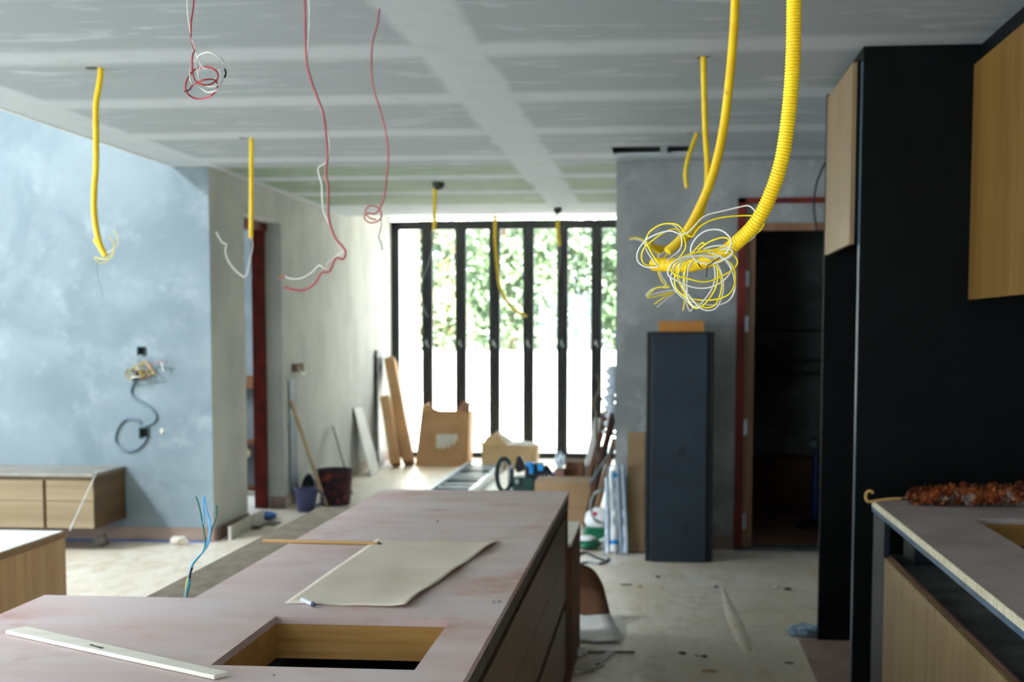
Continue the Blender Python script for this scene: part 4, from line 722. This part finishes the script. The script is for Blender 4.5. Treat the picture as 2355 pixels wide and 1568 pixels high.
# boxes and boards right of the island, against the return wall
b0, b1 = atz(1264, 1203, 0), atz(1358, 1203, 0); yy = b0.y
zm = at(1300, 1167, yy).z; zh = at(1300, 1107, yy).z
wbox('cardboard_box', 'lower flat carton of the stack beyond the island', 'box', kraft_mid, b0.x - .12, b1.x, yy, yy + .4, 0, zm - .001, group='stacked cartons beyond the island')
wbox('cardboard_box', 'upper carton of the stack beyond the island', 'box', kraft_mid, b0.x - .12, b1.x, yy, yy + .4, zm, zh, group='stacked cartons beyond the island')
wbox('brown_carton', 'dark brown carton behind the stacked cartons', 'box', kraft_dark, at(1303, 0, 12.15).x, at(1345, 0, 12.15).x, 12.15, 12.5, 0, at(0, 1052, 12.1).z)
wbox('maroon_carton', 'reddish carton at the left of the dark brown carton', 'box', M('maroon carton', (134, 96, 86), (116, 80, 72), 4, .8), at(1278, 0, 11.95).x, at(1301, 0, 12.0).x, 11.95, 12.14, 0, at(0, 1068, 11.95).z)
tag(obj('plastic_bag', MB().rock((at(1289, 1068, 12.1).x, 12.1, at(0, 1068, 11.95).z + .075), (.05, .07, .06), 31, 3, .3), clear_plastic), 'crumpled white plastic bag on the reddish carton', 'bag')
for i, (x0, y0, x1, y1, Y, w, th, m, l) in enumerate(((1346, 1110, 1397, 945, 11.86, .2, .03, kraft_dark, 'reddish brown board leaning in the pile by the grey wall, farthest back'), (1358, 1128, 1409, 960, 10.8, .26, .03, M('dark brown board', (90, 56, 36), (66, 40, 26), 4, .7), 'dark brown board leaning in front of the reddish one'), (1372, 1140, 1412, 1015, 10.66, .16, .03, dark_wood_edge, 'short brown board leaning closest to the wall corner'))):
    t0 = at(x1, y1, Y + .3); f0 = at(x0, y0, Y); f0 = Vector((f0.x - .04, Y, .03)); d = (t0 - f0).normalized()
    tag(obj('leaning_board', MB().bar(f0, t0, w, th, (1, 0, 0)), m), l, 'board', 'boards leaning by the grey wall')
tag(obj('paper_roll', MB().tube([Vector((at(1352, 1090, 12.64).x - .02, 12.64, .02)), at(1366, 1030, 12.64), at(1381, 962, 12.66)], .055, 16), paper_white), 'white paper roll standing in the pile before the last window pane', 'roll')
tag(obj('metal_rod', MB().tube([at(1357, 1112, 10.5), at(1411, 1030, 10.5)], .013, 10), M('dull steel', (96, 104, 110), (70, 78, 84), 8, .5)), 'metal tube slanting in front of the leaning brown boards', 'rod')
tag(obj('plastic_wrap', MB().tube(spline([at(1400, 1000, 11.4), at(1408, 960, 11.4), at(1403, 920, 11.4), at(1409, 880, 11.4), at(1405, 840, 11.4)], 6), [.05 + .02*math.sin(i*2.1) for i in range(25)], 9), clear_plastic), 'clear crumpled plastic wrap beside the grey wall corner', 'plastic')
tag(obj('dried_branch', MB().tube(spline([Vector((at(1372, 970, 11.6).x, 11.6, 0)), at(1372, 970, 11.6), at(1365, 930, 11.6), at(1378, 890, 11.6), at(1372, 860, 11.6)], 6), .01, 7).tube(spline([at(1380, 990, 11.6), at(1388, 930, 11.6), at(1376, 900, 11.6)], 6), .008, 7), chip), 'thin tangled twig standing in front of the last window post', 'twig')
# wrapped bundle of tubes by the wall
yt = 9.72
t = thing('tube_bundle', (at(1425, 1280, yt).x, yt, 0), 'plastic wrapped bundle of white tubes with blue ends standing by the grey wall', 'tubes')
obj('tube', MB().tube([(at(1420, 0, yt).x, yt - .02, .02), (at(1419, 0, yt).x, yt + .12, at(0, 1072, yt).z)], .028, 14), white_plastic, t)
for z, q in ((at(0, 1082, yt).z, 1419), (.08, 1420)): obj('blue_band', MB().tube([(at(q, 0, yt).x, yt - .02 + .14*max(z - .02, 0)/.62, z - .014), (at(q, 0, yt).x, yt - .02 + .14*max(z + .01, 0)/.62, z + .014)], .031, 14), blue_plastic, t)
obj('tube', MB().tube([(at(1405, 0, yt).x, yt - .02, .01), (at(1400, 0, yt).x, yt + .12, at(0, 1088, yt).z)], .016, 10), clear_plastic, t)
obj('tube', MB().tube([(at(1447, 0, yt).x, yt - .02, .01), (at(1437, 0, yt).x, yt + .12, at(0, 1076, yt).z)], .016, 10), clear_plastic, t)
def wrapf(u, v):
    x = at(1396, 0, yt).x + (at(1452, 0, yt).x - at(1396, 0, yt).x)*u; return (x - .02*v*(u - .5), yt - .03 + .12*v + .012*math.sin(u*23 + v*5) + .008*math.sin(v*31), .01 + .6*v)
wrap = bpy.data.materials.new('clear wrap'); wrap.use_nodes = True
nt = wrap.node_tree; bs = nt.nodes['Principled BSDF']; bs.inputs['Base Color'].default_value = lin((206, 222, 236)); bs.inputs['Roughness'].default_value = .18; bs.inputs['Alpha'].default_value = .4
obj('wrapping', MB().grid(wrapf, 30, 24), wrap, t, solid=.002)
tag(obj('grey_board', MB().bar((at(1447, 0, 9.8).x, 9.82, .005), (at(1447, 0, 9.9).x, 9.96, at(0, 1082, 9.95).z), .12, .012, (0, 1, 0)), slate), 'narrow slate grey panel behind the tube bundle', 'panel')
tag(obj('cardboard_sheet', MB().bar((at(1470, 0, 9.8).x, 9.78, .006), (at(1470, 0, 9.9).x, 9.95, at(0, 984, 9.9).z), .12, .03, (0, 1, 0)), kraft_mid), 'narrow brown cardboard panel leaning beside the dark tall box', 'panel')
# tall dark box with an orange carton on it
bx0, bx1 = atz(1483, 1294, 0).x, atz(1638, 1295, 0).x; yb = 9.40; zt = at(1560, 763, yb).z
t = thing('tall_dark_box', ((bx0+bx1)/2, yb + .2, 0), 'tall slate blue wrapped box standing against the grey wall', 'box')
obj('body', MB().box(bx0, bx1, yb + .03, yb + .42, 0, zt), slate_side, t, bevel=.006)
obj('front_panel', MB().box(bx0 + .035, bx1 - .045, yb, yb + .029, .003, zt - .012), slate, t, bevel=.004)
obj('tape_mark', MB().prism([at(x, y, yb - .001) for x, y in ((1560, 1040), (1575, 1022), (1578, 1030), (1570, 1052), (1558, 1052))], (0, -.001, 0)), slate_side, t)
obj('tape_mark', MB().prism([at(x, y, yb - .001) for x, y in ((1572, 1208), (1580, 1200), (1584, 1222), (1576, 1226))], (0, -.001, 0)), slate_side, t)
wbox('orange_carton', 'small orange brown carton on top of the tall dark box', 'box', M('orange kraft', (206, 146, 76), (190, 128, 60), 3, .8), at(1521, 0, yb).x, at(1628, 0, yb).x, yb + .06, yb + .36, zt, zt + (at(0, 739, yb).z - at(0, 763, yb).z), .003)
# coil, tools
c = at(1386, 1165, 10.15)
tag(obj('cable_coil', MB().tube([c + Vector((.085*math.cos(a*.5)*1.0, .02*math.sin(a*3), .12*math.sin(a*.5) - .0)) for a in (k*.35 for k in range(110))], .011, 7), grey_wire), 'coil of grey cable hanging in the pile behind the tube bundle', 'coil')
p = atz(1380, 1245, 0)
t = thing('green_power_tool', (p.x, p.y, 0), 'white and green tool case on the floor left of the tube bundle', 'power tool')
obj('base', MB().box(p.x - .12, p.x + .08, p.y, p.y + .2, 0, .1), green_plastic, t, bevel=.02); obj('cover', MB().rock((p.x - .01, p.y + .1, .15), (.11, .1, .09), 2, 3, .04, smooth=True), white_plastic, t); obj('button', MB().rock((p.x - .04, p.y + .02, .2), .018, 2, 2, 0, smooth=True), M('pink button', (220, 40, 90), (200, 30, 80), 4, .5), t)
p = atz(1352, 1262, 0)
t = thing('green_tool', (p.x, p.y, 0), 'small green and white hand tool lying beside the far end of the island', 'power tool')
obj('body', MB().rock((p.x, p.y, .04), (.1, .12, .035), 3, 3, .05, smooth=True), green_plastic, t); obj('cover', MB().rock((p.x - .01, p.y - .01, .075), (.07, .08, .022), 4, 3, .05, smooth=True), white_plastic, t)
obj('handle', MB().tube(spline([(p.x + .08, p.y, .05), (p.x + .16, p.y + .02, .07), (p.x + .22, p.y + .03, .04)], 5), .02, 8), white_plastic, t)
for i, l in enumerate(([(1322, 1278), (1345, 1270), (1372, 1282), (1398, 1290)], [(1320, 1300), (1350, 1292), (1378, 1296), (1400, 1284), (1385, 1275)])):
    tag(obj('floor_cable', MB().tube(resample(spline([atz(x, y, .009) for x, y in l], 8), .03), .008, 7), [slate, grey_wire][i]), ['dark cable on the floor beyond the island end', 'grey cable curling on the floor nearer the tall dark box'][i], 'cable')
wbox('pale_crate', 'pale topped crate just beyond the far end of the island', 'box', [kraft_dark][0], -.95, at(1333, 1200, 6.75).x, 6.1, 6.82, 0, at(1333, 1180, 7.2).z - .006)
cr = MB().box(-.95, at(1333, 1200, 6.75).x, 6.1, 6.82, at(1333, 1180, 7.2).z - .005, at(1333, 1180, 7.2).z + .01)
tag(obj('pale_board', cr, pale_slat), 'pale board lying on the crate beyond the island', 'board')

# ------------------------------------------------------------------ floor litter on the right
t = thing('curled_sheet', (-.35, 7.1, 0), 'curled cardboard sheet with a white face on the floor beside the island', 'sheet')
pr = [(6.88, .02), (7.05, .03), (7.2, .04), (7.32, .06), (7.42, .12), (7.46, .2), (7.43, .28), (7.36, .32)]
def rx(i): return [-.155, -.185, -.215, -.24, -.262, -.29, -.345, -.45][i]
def curl(i0, i1, mat, nme):
    mb = MB(); cols = 10; vs = []
    sp = spline([Vector((rx(i), *pr[i])) for i in range(i0, i1 + 1)], 6)
    for p in sp: vs += [Vector((-.9 + (p.x + .9)*k/cols, p.y + .01*math.sin(k*1.3), max(.006, p.z + .006*math.sin(k*2.1)))) for k in range(cols + 1)]
    mb.add(vs, [(r*(cols+1)+k, r*(cols+1)+k+1, (r+1)*(cols+1)+k+1, (r+1)*(cols+1)+k) for r in range(len(sp)-1) for k in range(cols)], True); obj(nme, mb, mat, t, solid=.003)
curl(0, 3, paper_white, 'white_face'); curl(3, 7, kraft_dark, 'curled_edge')  # brown curl takes the darker kraft to paint in its shade
for x, y, sx, sy, sz, m, l in ((1332, 1505, .05, .05, .03, paper_white, 'white block beside the island below the curled sheet'), (1345, 1540, .07, .05, .02, pale_chip, 'flat pale block on the floor at the island side'), (1568, 1503, .025, .012, .012, chip, 'dark chip on the floor in line with the tall dark box'), (1605, 1508, .022, .012, .01, pale_chip, 'pale chip lying beside a dark chip on the floor'), (1620, 1510, .02, .01, .01, chip, 'dark chip right of the pale chip on the floor'), (1632, 1543, .05, .012, .008, kraft, 'long orange brown splinter near the bottom edge'), (1810, 1356, .035, .018, .016, chip, 'brown chip on the floor near the black niche'), (1786, 1350, .025, .014, .012, pale_chip, 'white chip left of the brown chip by the niche'), (1513, 1328, .02, .014, .01, chip, 'small dark chip in front of the tall dark box'), (1470, 1350, .02, .012, .01, M('yellow chip', (190, 170, 90), (170, 150, 70), 4, .8), 'tiny yellow chip on the pale floor'), (1647, 1351, .016, .012, .012, chip, 'tiny grey chip at the end of the floor crease'), (1815, 1525, .03, .01, .006, chip, 'dark splinter near the ply board'), (1440, 1345, .05, .012, .006, chip, 'grey splinter on the floor right of the island')):
    p = atz(x, y, 0); tag(obj('floor_scrap', MB().rock((p.x, p.y, sz*.4), (sx*.75, sy*1.5, sz*.6), int(x), 2, .25), m), l, 'debris', 'scraps on the floor right of the island')
for a, b, w, m, l in (((1322, 1552), (1385, 1530), .03, pale_slat, 'pale strip lying on the floor beside the island'), ((1365, 1535), (1405, 1502), .04, paper_white, 'white strip angled on the floor beside the island'), ((1330, 1503), (1460, 1503), .012, chip, 'thin dark stick on the floor under the curled sheet')):
    p, q = atz(*a, 0), atz(*b, 0); p.z = q.z = .008; tag(obj('floor_strip', MB().bar(p, q, w, .008), m), l, 'strip')
def ridge(u, v):
    p = spline([atz(1662, 1350, 0), atz(1672, 1385, 0), atz(1690, 1430, 0), atz(1712, 1480, 0), atz(1722, 1500, 0)], 5); i = min(int(u*(len(p)-1)), len(p)-2); f = u*(len(p)-1) - i; c = p[i].lerp(p[i+1], f)
    w = .012 + .028*math.sin(min(u*1.6, 1)*math.pi/2)*math.sin(math.pi*min(1, u*.95 + .05))
    return (c.x + (v - .5)*2*w, c.y, .0005 + .008*math.sin(math.pi*v)*math.sin(math.pi*min(max(u, .001), .999))**.5)
tag(obj('covering_crease', MB().grid(ridge, 30, 10), floor_m), 'raised crease in the floor covering left of the niche', 'crease')
p = atz(1852, 1462, 0)
tag(obj('crumpled_plastic', MB().rock((p.x + .0, p.y, .03), (.085, .06, .028), 17, 3, .3), M('bluish wrap', (176, 200, 216), (120, 150, 170), 16, .2)), 'crumpled clear plastic at the foot of the refrigerator niche', 'plastic')
# blue stand in the store room
c = at(1874, 1212, 11.2); c = Vector((c.x, 11.2, 0))
t = thing('pedestal_stand', c, 'blue stand with a round dark base inside the dark doorway', 'stand')
obj('base', MB().lathe(c, [(0, .0), (.15, 0), (.155, .02), (.06, .06), (.02, .075), (0, .075)], 24), black_rubber, t)
obj('column', MB().lathe(c, [(.035, .07), (.045, .3), (.03, .5), (.02, .62)], 16), blue_dark, t); obj('head', MB().rock(c + Vector((-.02, 0, .66)), (.05, .05, .05), 2, 3, .03, smooth=True), M('grey green head', (90, 120, 120), (70, 96, 98), 5, .4), t)
wbox('dark_chest', 'dark low chest on the floor of the store room', 'chest', kraft_dark, .85, 1.5, 12.6, 12.88, .005, .42)
